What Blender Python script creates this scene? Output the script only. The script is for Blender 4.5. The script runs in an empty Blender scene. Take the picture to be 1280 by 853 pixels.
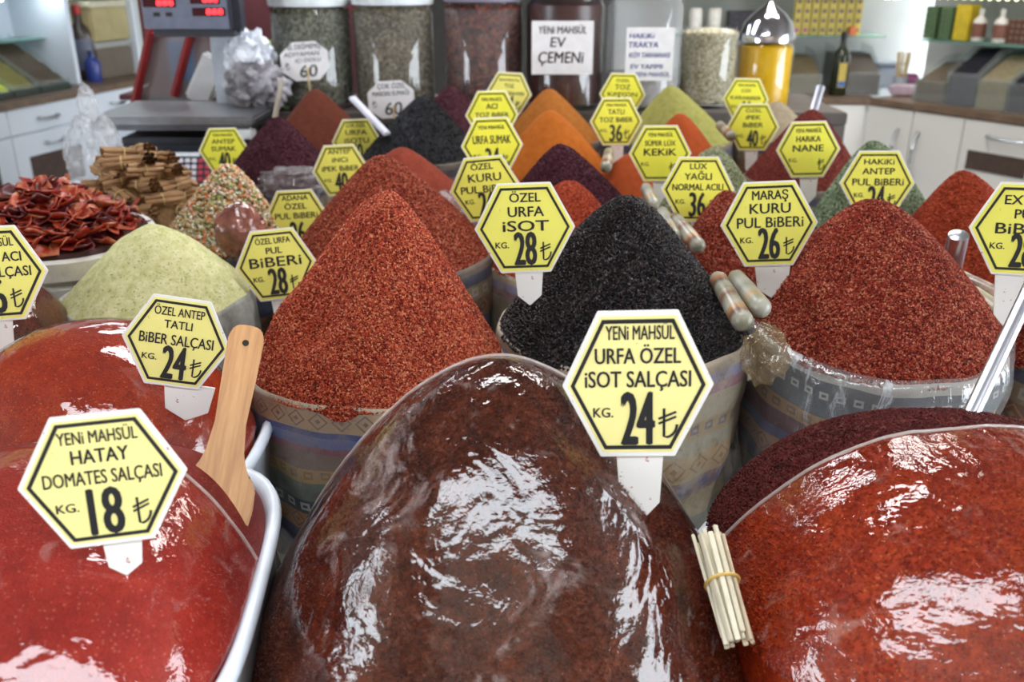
import bpy, bmesh, math, random
import numpy as np
from math import pi, sin, cos, tan, radians as R_
from mathutils import Vector, Matrix, Euler
SC = bpy.context.scene
COL = SC.collection

# ------------------------------------------------------------------ camera, sky, light, exposure
CAMZ, PITCH, F = 1.6, R_(22.0), 1150.0
cd = bpy.data.cameras.new('camera'); cam = bpy.data.objects.new('camera', cd); COL.objects.link(cam)
cam.location = (0, 0, CAMZ); cam.rotation_euler = (pi/2 - PITCH, 0, 0)
cd.sensor_width = 36; cd.lens = 36*F/1280; cd.clip_start = .02; cd.clip_end = 60
cd.dof.use_dof = True; cd.dof.focus_distance = 1.06; cd.dof.aperture_fstop = (cd.lens/1000)/.0056
SC.camera = cam
w = bpy.data.worlds.new('sky'); SC.world = w; w.use_nodes = True
bg = w.node_tree.nodes['Background']; bg.inputs[0].default_value = (.86, .93, 1, 1); bg.inputs[1].default_value = 12.0
w.cycles.sampling_method = 'MANUAL' if hasattr(w, 'cycles') else None
def area(name, loc, rot, sx, sy, power, color=(1, 1, 1), portal=False):
    l = bpy.data.lights.new(name, 'AREA'); l.shape = 'RECTANGLE'; l.size = sx; l.size_y = sy; l.energy = power; l.color = color
    if portal: l.cycles.is_portal = True
    o = bpy.data.objects.new(name, l); COL.objects.link(o); o.location = loc; o.rotation_euler = rot; return o
# strip of open sky between the shop's ceiling edge and the house across the lane
area('sky_portal', (.1, -1.62, 3.07), (0, 0, 0), 3.1, 2.66, 1, portal=True)
# added unseen area lights under the ceiling, filling the interior and the stall
area('ceiling_fill_light', (-.9, 3.2, 2.93), (0, 0, 0), 1.2, .3, 34, (.93, .97, 1))
area('ceiling_fill_light', (1.1, 3.2, 2.93), (0, 0, 0), 1.2, .3, 34, (1, .97, .92))
area('ceiling_fill_light', (-1.9, 4.7, 2.93), (0, 0, 0), 1.2, .3, 24, (.85, .94, 1))
area('ceiling_fill_light', (1.6, 4.4, 2.93), (0, 0, 0), 1.2, .3, 26, (1, .95, .88))
area('ceiling_fill_light', (0, 1.5, 2.93), (0, 0, 0), 1.2, .3, 26, (.97, .98, 1))
SC.view_settings.view_transform = 'Standard'; SC.view_settings.look = 'None'
SC.view_settings.exposure = -0.15; SC.view_settings.gamma = 1; SC.view_settings.use_curve_mapping = False
SC.cycles.use_denoising = True
SC.cycles.max_bounces = 7; SC.cycles.transparent_max_bounces = 12; SC.cycles.caustics_reflective = False; SC.cycles.caustics_refractive = False
SC.cycles.sample_clamp_indirect = 6

# ------------------------------------------------------------------ pixel <-> world measuring
SP, CP = sin(PITCH), cos(PITCH)
def ray(px, py):
    a, b = (px-640)/F, (426.5-py)/F
    return Vector((a, CP + b*SP, b*CP - SP))
def P(px, py, d):            # at camera depth d
    return Vector((0, 0, CAMZ)) + ray(px, py)*d
def V(px, py, Y):            # on the vertical plane y = Y
    r = ray(px, py); return Vector((0, 0, CAMZ)) + r*(Y/r.y)
def G(px, py, z):            # at height z
    r = ray(px, py); return Vector((0, 0, CAMZ)) + r*((z-CAMZ)/r.z)
def W(px, d, z):             # column px, camera depth d, height z
    return Vector(((px-640)/F*d, (d-(CAMZ-z)*SP)/CP, z))

# ------------------------------------------------------------------ materials
def new_mat(name):
    m = bpy.data.materials.new(name); m.use_nodes = True
    nt = m.node_tree; return m, nt, nt.nodes['Principled BSDF']
class NB:
    def __init__(s, nt): s.nt = nt
    def n(s, t, **k):
        x = s.nt.nodes.new(t)
        for a, b in k.items(): setattr(x, a, b)
        return x
    def put(s, sock, v):
        if hasattr(v, 'is_output') or hasattr(v, 'links'): s.nt.links.new(v, sock)
        elif isinstance(v, (tuple, list)) and len(v) == 3 and sock.type == 'RGBA': sock.default_value = (*v, 1)
        else: sock.default_value = v
    def math(s, op, a, b=0.0, c=None):
        x = s.n('ShaderNodeMath', operation=op); s.put(x.inputs[0], a); s.put(x.inputs[1], b)
        if c is not None: s.put(x.inputs[2], c)
        return x.outputs[0]
    def mix(s, f, a, b, blend='MIX'):
        x = s.n('ShaderNodeMix', data_type='RGBA', blend_type=blend)
        s.put(x.inputs[0], f); s.put(x.inputs[6], a); s.put(x.inputs[7], b); return x.outputs[2]
    def noise(s, scale, detail=3, rough=.55, vec=None, dist=0):
        x = s.n('ShaderNodeTexNoise'); x.inputs['Scale'].default_value = scale; x.inputs['Detail'].default_value = detail
        x.inputs['Roughness'].default_value = rough; x.inputs['Distortion'].default_value = dist
        s.put(x.inputs['Vector'], vec if vec is not None else s.obj()); return x.outputs['Fac']
    def obj(s): return s.n('ShaderNodeTexCoord').outputs['Object']
    def uv(s): return s.n('ShaderNodeTexCoord').outputs['UV']
    def ramp(s, f, stops, interp='LINEAR'):
        x = s.n('ShaderNodeValToRGB'); e = x.color_ramp; e.interpolation = interp
        while len(e.elements) < len(stops): e.elements.new(.5)
        for i, (p, c) in enumerate(stops):
            e.elements[i].position = p; e.elements[i].color = (*c, 1) if len(c) == 3 else c
        s.put(x.inputs[0], f); return x.outputs[0]
    def schlick(s, nrm=None, f0=.04, gain=1.0):
        g = s.n('ShaderNodeNewGeometry'); d = s.n('ShaderNodeVectorMath', operation='DOT_PRODUCT'); s.put(d.inputs[0], g.outputs['Incoming']); s.put(d.inputs[1], nrm if nrm is not None else g.outputs['Normal'])
        p = s.math('POWER', s.math('SUBTRACT', 1, s.math('MINIMUM', s.math('ABSOLUTE', d.outputs['Value']), 1)), 5)
        return s.math('MULTIPLY', s.math('ADD', f0, s.math('MULTIPLY', p, 1-f0)), gain)
    def step(s, v, a, b):
        x = s.n('ShaderNodeMapRange'); x.interpolation_type = 'SMOOTHSTEP'; s.put(x.inputs[0], v); x.inputs[1].default_value = a; x.inputs[2].default_value = b
        return x.outputs[0]
    def bump(s, h, strength=.5, dist=.001):
        x = s.n('ShaderNodeBump'); x.inputs['Strength'].default_value = strength; x.inputs['Distance'].default_value = dist
        s.put(x.inputs['Height'], h); return x.outputs[0]
MC = {}
def plain(name, color, rough=.5, metal=0, var=.12, nscale=30, bumps=0, **k):
    if name in MC: return MC[name]
    m, nt, b = new_mat(name); s = NB(nt)
    n = s.noise(nscale)
    dk = tuple(c*(1-var) for c in color); lt = tuple(min(1, c*(1+var)) for c in color)
    s.put(b.inputs['Base Color'], s.ramp(n, [(.3, dk), (.7, lt)]))
    b.inputs['Roughness'].default_value = rough; b.inputs['Metallic'].default_value = metal
    if bumps: s.put(b.inputs['Normal'], s.bump(s.noise(nscale*4), .4, bumps))
    for a, v in k.items(): s.put(b.inputs[a.replace('_', ' ')], v)
    MC[name] = m; return m
def glow(name, color, strength):
    m, nt, b = new_mat(name); b.inputs['Base Color'].default_value = (0, 0, 0, 1)
    b.inputs['Emission Color'].default_value = (*color, 1); b.inputs['Emission Strength'].default_value = strength; return m
def grain(name, cols, rough=.6, scale=420, bump=.0012, spec=.18):
    """granular heap: cols = dark..light list; flakes carry a random attribute, the bed below uses cells"""
    m, nt, b = new_mat(name); s = NB(nt)
    at = s.n('ShaderNodeAttribute', attribute_name='rnd').outputs['Fac']
    v = s.n('ShaderNodeTexVoronoi'); v.inputs['Scale'].default_value = scale; s.put(v.inputs['Vector'], s.obj())
    sep = s.n('ShaderNodeSeparateColor'); s.put(sep.inputs[0], v.outputs['Color'])
    isf = s.math('GREATER_THAN', at, 0.001)
    val = s.math('ADD', s.math('MULTIPLY', at, isf), s.math('MULTIPLY', sep.outputs[0], s.math('SUBTRACT', 1, isf)))
    big = s.noise(14, 3)
    val = s.math('ADD', val, s.math('MULTIPLY', s.math('SUBTRACT', big, .5), .35))
    k = len(cols); s.put(b.inputs['Base Color'], s.ramp(val, [(i/(k-1)*.9+.05, c) for i, c in enumerate(cols)]))
    b.inputs['Roughness'].default_value = rough; b.inputs['Specular IOR Level'].default_value = spec
    s.put(b.inputs['Normal'], s.bump(v.outputs['Distance'], .8, bump)); return m
def powder(name, cols, rough=.85, speck=None):
    m, nt, b = new_mat(name); s = NB(nt)
    c = s.ramp(s.noise(60, 6, .7), [(.3, cols[0]), (.5, cols[1]), (.7, cols[2])])
    if speck: c = s.mix(s.math('GREATER_THAN', s.noise(260, 2), .64), c, speck)
    s.put(b.inputs['Base Color'], c); b.inputs['Roughness'].default_value = rough; b.inputs['Specular IOR Level'].default_value = .15
    s.put(b.inputs['Normal'], s.bump(s.noise(200, 5, .7), .6, .002)); return m
def paste(name, cols, speck, speck2, gran=260):
    """wet pepper paste: coarse ground flesh with seeds"""
    m, nt, b = new_mat(name); s = NB(nt)
    c = s.ramp(s.noise(28, 8, .72), [(.32, cols[0]), (.5, cols[1]), (.68, cols[2])])
    v = s.n('ShaderNodeTexVoronoi'); v.inputs['Scale'].default_value = gran; s.put(v.inputs['Vector'], s.obj())
    sep = s.n('ShaderNodeSeparateColor'); s.put(sep.inputs[0], v.outputs['Color'])
    c = s.mix(s.math('MULTIPLY', sep.outputs[2], .55), c, cols[0]); c = s.mix(s.math('MULTIPLY', s.math('GREATER_THAN', sep.outputs[0], .955), .45), c, speck)
    c = s.mix(s.math('MULTIPLY', s.math('LESS_THAN', sep.outputs[1], .10), .8), c, speck2)
    s.put(b.inputs['Base Color'], c); b.inputs['Roughness'].default_value = .5; b.inputs['Specular IOR Level'].default_value = .12
    h = s.math('ADD', v.outputs['Distance'], s.math('MULTIPLY', s.noise(90, 4), 2.0))
    s.put(b.inputs['Normal'], s.bump(h, .55, .0016)); return m
def film(name, rough=.05, wr=26, wrs=.5, haze=.05, hazecol=(.8, .74, .72), stretch=(1, 1, 1), patch=.0, hs=14):
    """clear cling film: mirror-like where taut, milky where it lifts off the paste"""
    m, nt, b = new_mat(name); s = NB(nt); nt.nodes.remove(b)
    out = nt.nodes['Material Output']
    mp = s.n('ShaderNodeMapping'); mp.inputs['Scale'].default_value = stretch; s.put(mp.inputs[0], s.obj())
    h = s.math('ADD', s.noise(wr, 3, .5, mp.outputs[0], .6), s.math('ADD', s.math('MULTIPLY', s.noise(wr*5, 3, .6, mp.outputs[0]), .10), s.math('MULTIPLY', s.noise(320, 2), .018)))
    nb = s.bump(h, wrs, .012)
    fr = s.schlick(nb, .078)
    gl = s.n('ShaderNodeBsdfGlossy'); gl.inputs['Roughness'].default_value = rough; s.put(gl.inputs['Normal'], nb)
    tr = s.n('ShaderNodeBsdfTransparent')
    mx = s.n('ShaderNodeMixShader'); s.put(mx.inputs[0], fr); s.put(mx.inputs[1], tr.outputs[0]); s.put(mx.inputs[2], gl.outputs[0])
    df = s.n('ShaderNodeBsdfDiffuse'); df.inputs[0].default_value = (*hazecol, 1)
    pt = s.step(s.noise(hs, 6, .7, mp.outputs[0], 1.0), .56, .68)
    m2 = s.n('ShaderNodeMixShader'); s.put(m2.inputs[0], s.math('ADD', haze, s.math('MULTIPLY', pt, patch))); s.put(m2.inputs[1], mx.outputs[0]); s.put(m2.inputs[2], df.outputs[0])
    nt.links.new(m2.outputs[0], out.inputs[0]); return m
def glassy(name, tint=(.9, .95, .95), op=.12, rough=.02):
    if name in MC: return MC[name]
    m, nt, b = new_mat(name); s = NB(nt); nt.nodes.remove(b); out = nt.nodes['Material Output']
    fr = s.schlick(None, .07)
    gl = s.n('ShaderNodeBsdfGlossy'); gl.inputs['Roughness'].default_value = rough
    tr = s.n('ShaderNodeBsdfTransparent'); tr.inputs[0].default_value = (*tint, 1)
    df = s.n('ShaderNodeBsdfDiffuse'); df.inputs[0].default_value = (*tint, 1)
    mx = s.n('ShaderNodeMixShader'); s.put(mx.inputs[0], fr); s.put(mx.inputs[1], tr.outputs[0]); s.put(mx.inputs[2], gl.outputs[0])
    m2 = s.n('ShaderNodeMixShader'); m2.inputs[0].default_value = op; s.put(m2.inputs[1], mx.outputs[0]); s.put(m2.inputs[2], df.outputs[0])
    nt.links.new(m2.outputs[0], out.inputs[0]); MC[name] = m; return m
def kilim(name, bands, fade=.35, fadecol=(.26, .24, .21), uscale=1.0):
    """woven striped cloth; bands = [(depth below rim in m, colour, motif)]"""
    m, nt, b = new_mat(name); s = NB(nt)
    sep = s.n('ShaderNodeSeparateXYZ'); s.put(sep.inputs[0], s.uv()); u, v = sep.outputs[0], sep.outputs[1]
    v = s.math('ADD', v, s.math('MULTIPLY', s.math('SUBTRACT', s.noise(9, 2), .5), .012))
    stops = []; mot = []
    for i, (p, c, mo) in enumerate(bands):
        stops.append((p/.34, c))
        e = bands[i+1][0] if i+1 < len(bands) else .34
        if mo: mot.append((p, e, mo))
    col = s.ramp(s.math('DIVIDE', v, .34), stops, 'CONSTANT')
    for p, e, (kind, mc) in mot:
        h = e-p; lv = s.math('DIVIDE', s.math('SUBTRACT', v, p), h)
        inb = s.math('MULTIPLY', s.math('GREATER_THAN', lv, 0.0), s.math('LESS_THAN', lv, 1.0))
        fu = s.math('ABSOLUTE', s.math('SUBTRACT', s.math('FRACT', s.math('DIVIDE', u, h*1.15*uscale)), .5))
        fv = s.math('ABSOLUTE', s.math('SUBTRACT', lv, .5))
        if kind == 'diamond':
            dd = s.math('ADD', fu, fv)
            t = s.math('ADD', s.math('MULTIPLY', s.math('GREATER_THAN', dd, .34), s.math('LESS_THAN', dd, .44)), s.math('LESS_THAN', dd, .13))
        else:
            t = s.math('MULTIPLY', s.math('GREATER_THAN', fu, .22), s.math('LESS_THAN', fv, .28))
            t = s.math('SUBTRACT', t, s.math('MULTIPLY', s.math('GREATER_THAN', fu, .36), s.math('LESS_THAN', fv, .1)))
        col = s.mix(s.math('MULTIPLY', s.math('MULTIPLY', t, inb), .75), col, mc)
    col = s.mix(s.step(s.noise(22, 6, .7), .35, .7), col, (.30, .26, .20), 'MIX') if False else col
    col = s.mix(s.math('MULTIPLY', s.step(s.noise(18, 6, .75), .40, .65), fade*1.5), col, fadecol)
    col = s.mix(s.math('MULTIPLY', s.step(s.noise(45, 5, .7), .52, .7), .4), col, (.10, .05, .03))
    s.put(b.inputs['Base Color'], col); b.inputs['Roughness'].default_value = .7
    wv = s.noise(700, 1); s.put(b.inputs['Normal'], s.bump(s.math('ADD', wv, s.math('MULTIPLY', s.noise(30, 4), 2)), .6, .0015)); return m

# ------------------------------------------------------------------ mesh helpers
def props(o, label=None, cat=None, group=None, kind=None):
    for k, v in (('label', label), ('category', cat), ('group', group), ('kind', kind)):
        if v: o[k] = v
    return o
def link(name, me, parent=None, loc=None, rot=None):
    o = bpy.data.objects.new(name, me); COL.objects.link(o)
    if parent: o.parent = parent
    if loc is not None: o.location = loc
    if rot is not None: o.rotation_euler = rot
    return o
def empty(name, loc, rot=(0, 0, 0), **k):
    o = link(name, None, None, loc, rot); o.empty_display_size = .05; return props(o, **k)
def mk(name, bm, mats, smooth=True, bevel=0):
    if bevel: bmesh.ops.bevel(bm, geom=bm.edges[:], offset=bevel, segments=2, affect='EDGES', clamp_overlap=True)
    bmesh.ops.recalc_face_normals(bm, faces=bm.faces[:])
    me = bpy.data.meshes.new(name); bm.to_mesh(me); bm.free()
    for m in (mats if isinstance(mats, (list, tuple)) else [mats]): me.materials.append(m)
    if smooth: sm(me)
    return me
def sm(me, ang=40):
    me.polygons.foreach_set('use_smooth', [True]*len(me.polygons))
    try: me.set_sharp_from_angle(angle=R_(ang))
    except Exception: pass
def box(bm, c, s, rz=0, rx=0, ry=0):
    M = Matrix.Translation(c) @ Euler((rx, ry, rz)).to_matrix().to_4x4() @ Matrix.Diagonal((*s, 1))
    return bmesh.ops.create_cube(bm, size=1, matrix=M)['verts']
def bx(name, c, s, mat, parent=None, bevel=.003, rz=0, rx=0, ry=0):
    bm = bmesh.new(); box(bm, (0, 0, 0), s)
    return link(name, mk(name, bm, mat, bevel=min(bevel, min(s)*.3)), parent, c, (rx, ry, rz))
def lathe(bm, prof, seg=28, c=(0, 0, 0), cap=True):
    rings = []
    for r, z in prof:
        rings.append([bm.verts.new((c[0]+r*cos(2*pi*i/seg), c[1]+r*sin(2*pi*i/seg), c[2]+z)) for i in range(seg)])
    for a, b in zip(rings, rings[1:]):
        for i in range(seg): bm.faces.new((a[i], a[(i+1) % seg], b[(i+1) % seg], b[i]))
    if cap:
        if prof[0][0] > 1e-4: bm.faces.new(rings[0][::-1])
        if prof[-1][0] > 1e-4: bm.faces.new(rings[-1])
def tube(bm, pts, r, seg=8, cap=True):
    pts = [Vector(p) for p in pts]; rings = []; rr = r if isinstance(r, (list, tuple)) else [r]*len(pts)
    up = Vector((0, 0, 1))
    for i, p in enumerate(pts):
        t = (pts[min(i+1, len(pts)-1)]-pts[max(i-1, 0)]).normalized()
        a = t.cross(up); a = a.normalized() if a.length > .05 else t.cross(Vector((1, 0, 0))).normalized()
        b = t.cross(a)
        rings.append([bm.verts.new(p + (a*cos(2*pi*k/seg)+b*sin(2*pi*k/seg))*rr[i]) for k in range(seg)])
    for a, b in zip(rings, rings[1:]):
        for k in range(seg): bm.faces.new((a[k], a[(k+1) % seg], b[(k+1) % seg], b[k]))
    if cap: bm.faces.new(rings[0][::-1]); bm.faces.new(rings[-1])
def prism(bm, poly, z0, z1):
    a = [bm.verts.new((x, y, z0)) for x, y in poly]; b = [bm.verts.new((x, y, z1)) for x, y in poly]
    n = len(poly); bm.faces.new(a[::-1]); bm.faces.new(b)
    for i in range(n): bm.faces.new((a[i], a[(i+1) % n], b[(i+1) % n], b[i]))
def along(a, b):                                   # rotation that turns +Z onto a->b
    return (Vector(b)-Vector(a)).to_track_quat('Z', 'Y').to_euler()
def np_mesh(name, v, quads, mats, tris=None, rnd=None, mi=None, smooth=True, uv=None):
    me = bpy.data.meshes.new(name); v = np.asarray(v, np.float32)
    loops = []; starts = []; tot = []
    if quads is not None and len(quads): loops.append(np.asarray(quads).ravel()); tot.append(np.full(len(quads), 4))
    if tris is not None and len(tris): loops.append(np.asarray(tris).ravel()); tot.append(np.full(len(tris), 3))
    L = np.concatenate(loops).astype(np.int32); T = np.concatenate(tot).astype(np.int32)
    S = np.concatenate([[0], np.cumsum(T)[:-1]]).astype(np.int32)
    me.vertices.add(len(v)); me.vertices.foreach_set('co', v.ravel())
    me.loops.add(len(L)); me.loops.foreach_set('vertex_index', L)
    me.polygons.add(len(T)); me.polygons.foreach_set('loop_start', S)
    if mi is not None: me.polygons.foreach_set('material_index', mi.astype(np.int32))
    if rnd is not None:
        a = me.attributes.new('rnd', 'FLOAT', 'POINT'); a.data.foreach_set('value', rnd.astype(np.float32))
    if uv is not None:
        u = me.uv_layers.new(name='UVMap'); u.data.foreach_set('uv', np.asarray(uv, np.float32)[L].ravel())
    me.update(calc_edges=True); me.validate()
    for m in (mats if isinstance(mats, (list, tuple)) else [mats]): me.materials.append(m)
    me.polygons.foreach_set('use_smooth', [smooth]*len(T)); return me
def sn(x, y, z, scale, seed, octs=3, n=7):
    """cheap smooth noise in -1..1"""
    g = np.random.RandomState(seed); o = 0; amp = 1; tot = 0
    for k in range(octs):
        acc = 0
        for i in range(n):
            d = g.normal(size=3); d /= np.linalg.norm(d); ph = g.uniform(0, 6.28); f = scale*g.uniform(.7, 1.4)
            acc = acc + np.sin((x*d[0]+y*d[1]+z*d[2])*f + ph)
        o = o + amp*acc/n**.5; tot += amp; amp *= .5; scale *= 2.1
    return o/tot*.8
def grid_faces(nr, ns):
    i = np.arange(nr-1)[:, None]; j = np.arange(ns)[None]
    a = i*ns+j; b = i*ns+(j+1) % ns
    return np.stack([a, a+ns, b+ns, b], -1).reshape(-1, 4)
SEED = [10]
def seed(): SEED[0] += 7; return SEED[0]

# ------------------------------------------------------------------ heaps
def heap_fn(R, H, off, prof, tilt, noise, dents, sd, sq=2.0, ry=None):
    ox, oy = off; ry = ry or R
    def f(t, th):
        c, s_ = np.cos(th), np.sin(th)
        k = 1/((np.abs(c)**sq+np.abs(s_)**sq)**(1/sq))
        if prof[0] == 'cone':
            e, p = prof[1], prof[2]
            h = 1-(np.sqrt(t*t+e*e)-e)/(np.sqrt(1+e*e)-e); h = np.clip(h, 0, 1)**p
        else: h = (1-np.clip(t, 0, 1)**prof[1])**prof[2]
        x = R*k*t*c + ox*(1-t); y = ry*k*t*s_ + oy*(1-t)
        w_ = np.clip((1-t)*4, 0, 1)
        z = H*h + tilt*y*(t) + (noise[0]*sn(x, y, 0*x, noise[1], sd, 4))*(w_*.85+.15)
        for (dx, dy, dr, dd) in dents:
            z = z - np.clip((1-t)*4.5, 0, 1)*dd*np.exp(-((x-dx)**2+(y-dy)**2)/dr**2)
        return x, y, z
    return f
def heap_mesh(name, f, mats, nr=60, ns=110, flakes=0, fs=.0025, skirt=.06, flat=.35, sd=1, alpha=1, el=1.6, blob=False):
    t = np.linspace(0, 1, nr)**.85; th = np.linspace(0, 2*pi, ns, endpoint=False)
    T, TH = np.meshgrid(t, th, indexing='ij'); x, y, z = f(T, TH)
    V0 = np.stack([x, y, z], -1)
    sk = V0[-1].copy(); sk[:, 2] -= skirt; sk[:, :2] *= .97
    V0 = np.concatenate([V0.reshape(-1, 3), sk]); Q = grid_faces(nr+1, ns)
    rn = np.zeros(len(V0)); tris = None
    if flakes:
        g = np.random.RandomState(sd); t = np.sqrt(g.uniform(0, 1, flakes)); t = np.clip(t*1.01, 0, 1.0); a = g.uniform(0, 2*pi, flakes)
        p = np.stack(f(t, a), -1)
        e = 1e-3; px = np.stack(f(np.clip(t-e, 0, 1), a), -1)-p; pa = np.stack(f(t, a+e/(t+.05)), -1)-p
        n = np.cross(px, pa); n /= (np.linalg.norm(n, axis=1, keepdims=True)+1e-9); n *= np.sign(n[:, 2:3]+1e-9)
        r1 = g.normal(size=(flakes, 3)); r1 -= n*np.sum(r1*n, 1, keepdims=True)*(1-flat); r1 /= np.linalg.norm(r1, axis=1, keepdims=True)
        r2 = np.cross(n, r1) + g.normal(size=(flakes, 3))*flat*.6; r2 /= np.linalg.norm(r2, axis=1, keepdims=True)
        s_ = fs*g.uniform(.5, 1.25, (flakes, 1))
        c = p+n*s_*.25
        if blob:
            q = [r1*s_*.5*el, r2*s_*.42, np.cross(r1, r2)*s_*.4]
            FV = np.stack([c+q[0], c-q[0], c+q[1], c-q[1], c+q[2], c-q[2]], 1).reshape(-1, 3); b = len(V0)+np.arange(flakes)*6
            tris = np.concatenate([np.stack([b+i_, b+j_, b+k_], 1) for i_, j_, k_ in ((0, 2, 4), (2, 1, 4), (1, 3, 4), (3, 0, 4), (2, 0, 5), (1, 2, 5), (3, 1, 5), (0, 3, 5))])
            me = np_mesh(name, np.concatenate([V0, FV]), Q, mats, tris, np.concatenate([rn, np.repeat(g.uniform(.01, 1, flakes), 6)])); return me
        a0 = c-r1*s_*el*.5-r2*s_*.35; a1 = c+r1*s_*el*.5-r2*s_*.3; a2 = c+r2*s_*.6; a3 = c+n*s_*.5
        FV = np.stack([a0, a1, a2, a3], 1).reshape(-1, 3); b = len(V0)+np.arange(flakes)*4
        tris = np.concatenate([np.stack([b, b+1, b+3], 1), np.stack([b+1, b+2, b+3], 1), np.stack([b+2, b, b+3], 1)])
        V0 = np.concatenate([V0, FV]); rn = np.concatenate([rn, np.repeat(g.uniform(.01, 1, flakes), 4)])
    me = np_mesh(name, V0, Q, mats, tris, rn)
    if flakes:
        sf = np.ones(len(me.polygons), bool); sf[len(Q):] = False; me.polygons.foreach_set('use_smooth', sf)
    return me
HEAPS = {}
def heap(key, name, label, apex, cx, d, R, zr, mat, prof=('cone', .12, 1.0), flakes=0, fs=.0025, tilt=0, noise=(.004, 18), dents=(), bag=None, cat='spice', kind='stuff', ry=None, bagk=1.0, **k):
    C = W(cx, d, zr); a = V(apex[0], apex[1], C.y); off = (a.x-C.x, 0); sd = seed()
    f = heap_fn(R, a.z-zr, off, prof, tilt, noise, dents, sd, ry=ry)
    me = heap_mesh(name, f, mat, flakes=flakes, fs=fs, sd=sd, **k)
    o = link(name, me, None, C); props(o, label, cat, None, kind)
    HEAPS[key] = (C, f, o, R)
    if bag: sack(bag[0], C, R*bagk, zr, bag[1], bag[2], tilt, bag[3] if len(bag) > 3 else None, ry=(ry or R)*bagk)
    return o
TABLE_Z = .74
def sack(name, C, R, zr, mat, label, tilt=0, plastic=None, ry=None):
    sd = seed(); ns, nr = 120, 34; H = zr-TABLE_Z-.002; ry = ry or R
    th = np.linspace(0, 2*pi, ns, endpoint=False)
    # (radius factor, drop below the rim) from inside the lip, over it and down the wall
    pr = [(.93, .035), (.955, .012), (.975, -.004), (.995, -.006), (1.01, .002), (1.018, .014)] + [(1.02-.0*k, .014+(H-.014)*k/(nr-7)) for k in range(1, nr-6)] + [(.5, H)]
    v = []; uv = []
    for i, (rf, dz) in enumerate(pr):
        k = max(0, dz)/H
        bulge = 1+.025*sin(pi*min(1, k*1.1)) - .16*k**1.6
        wob = sn(np.cos(th), np.sin(th), 0*th+dz*9, 3.2, sd, 3)*(.006+.012*k) + .004*np.sin(th*13+sd+dz*8)*(.3+k)
        r = (rf*bulge if rf > .6 else rf)
        x = (R*r+wob)*np.cos(th); y = (ry*r+wob)*np.sin(th)
        z = -dz + tilt*y*(1-k) + .004*sn(np.cos(th), np.sin(th), 0*th, 4, sd+1, 2)*(1-k)
        v.append(np.stack([x, y, z], 1)); uv.append(np.stack([th*R, np.full(ns, dz+.02)], 1))
    V0 = np.concatenate(v); UV = np.concatenate(uv)
    me = np_mesh(name, V0, grid_faces(len(pr), ns), mat, uv=UV)
    o = link(name, me, None, C); props(o, label, 'bag'); m = o.modifiers.new('thick', 'SOLIDIFY'); m.thickness = .003; m.offset = -1
    if plastic:
        v = []
        for i in range(4, len(pr)-2):
            q = V0[i*ns:(i+1)*ns].copy(); k = (i-4)/(len(pr)-7)
            fold = .004+.007*k; n_ = np.stack([np.cos(th), np.sin(th), 0*th], 1)
            q += n_*(fold+ (.004+.006*k)*np.abs(np.sin(th*11+2*np.sin(th*5)+k*2)) + .003*sn(np.cos(th)*2, np.sin(th)*2, 0*th+k*2, 5, sd+5, 2))[:, None]
            v.append(q)
        # gathered over the rim to the inside
        top = V0[1*ns:2*ns].copy(); top[:, 2] += .018; mid = V0[3*ns:4*ns].copy(); mid[:, 2] += .006
        v = [top, mid]+v
        me = np_mesh('plastic_cover', np.concatenate(v), grid_faces(len(v), ns), plastic)
        link('plastic_cover', me, o)['label'] = 'clear plastic cover pulled over the cloth bag'
    return o

# ------------------------------------------------------------------ lettering
TC = {}
def text_geo(s_, bold=.022, shear=0):
    key = (s_, bold, shear)
    if key not in TC:
        c = bpy.data.curves.new('t', 'FONT'); c.body = s_; c.offset = bold; c.shear = shear; c.resolution_u = 3; c.fill_mode = 'FRONT'
        o = bpy.data.objects.new('t', c); COL.objects.link(o); bpy.context.view_layer.update()
        me = o.to_mesh(); vs = np.array([v.co[:2] for v in me.vertices]).reshape(-1, 2); fs = [tuple(p.vertices) for p in me.polygons]
        o.to_mesh_clear(); bpy.data.objects.remove(o); bpy.data.curves.remove(c)
        TC[key] = (vs, fs)
    return TC[key]
CAPH = .727
def add_text(bm, s_, xc, yb, w_, cap, z, bold=.022, rot=0, shear=0):
    if bold > .01:
        e = .85*bold*cap/CAPH
        for k, (i, j) in enumerate(((-1, 0), (0, 0), (1, 0), (0, -.5), (0, .5))): add_text(bm, s_, xc+i*e, yb+j*e, w_-2*e, cap, z+k*1e-5, 0, rot, shear)
        return
    vs, fs = text_geo(s_, bold, shear); x0, x1 = vs[:, 0].min(), vs[:, 0].max()
    sx = w_/(x1-x0); sy = cap/CAPH; c, s2 = cos(rot), sin(rot); nv = []
    for x, y in vs:
        X = (x-(x0+x1)/2)*sx; Y = y*sy; nv.append(bm.verts.new((xc+X*c-Y*s2, yb+X*s2+Y*c, z)))
    for f in fs:
        try: bm.faces.new([nv[i] for i in f])
        except ValueError: pass
def ribbon(bm, pts, wd, z):
    L = []; pts = [Vector((*p, 0)) for p in pts]
    for i, p in enumerate(pts):
        t = (pts[min(i+1, len(pts)-1)]-pts[max(i-1, 0)]).normalized(); n = Vector((-t.y, t.x, 0))*wd/2
        L.append((bm.verts.new((p.x+n.x, p.y+n.y, z)), bm.verts.new((p.x-n.x, p.y-n.y, z))))
    for a, b in zip(L, L[1:]): bm.faces.new((a[0], a[1], b[1], b[0]))
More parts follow.
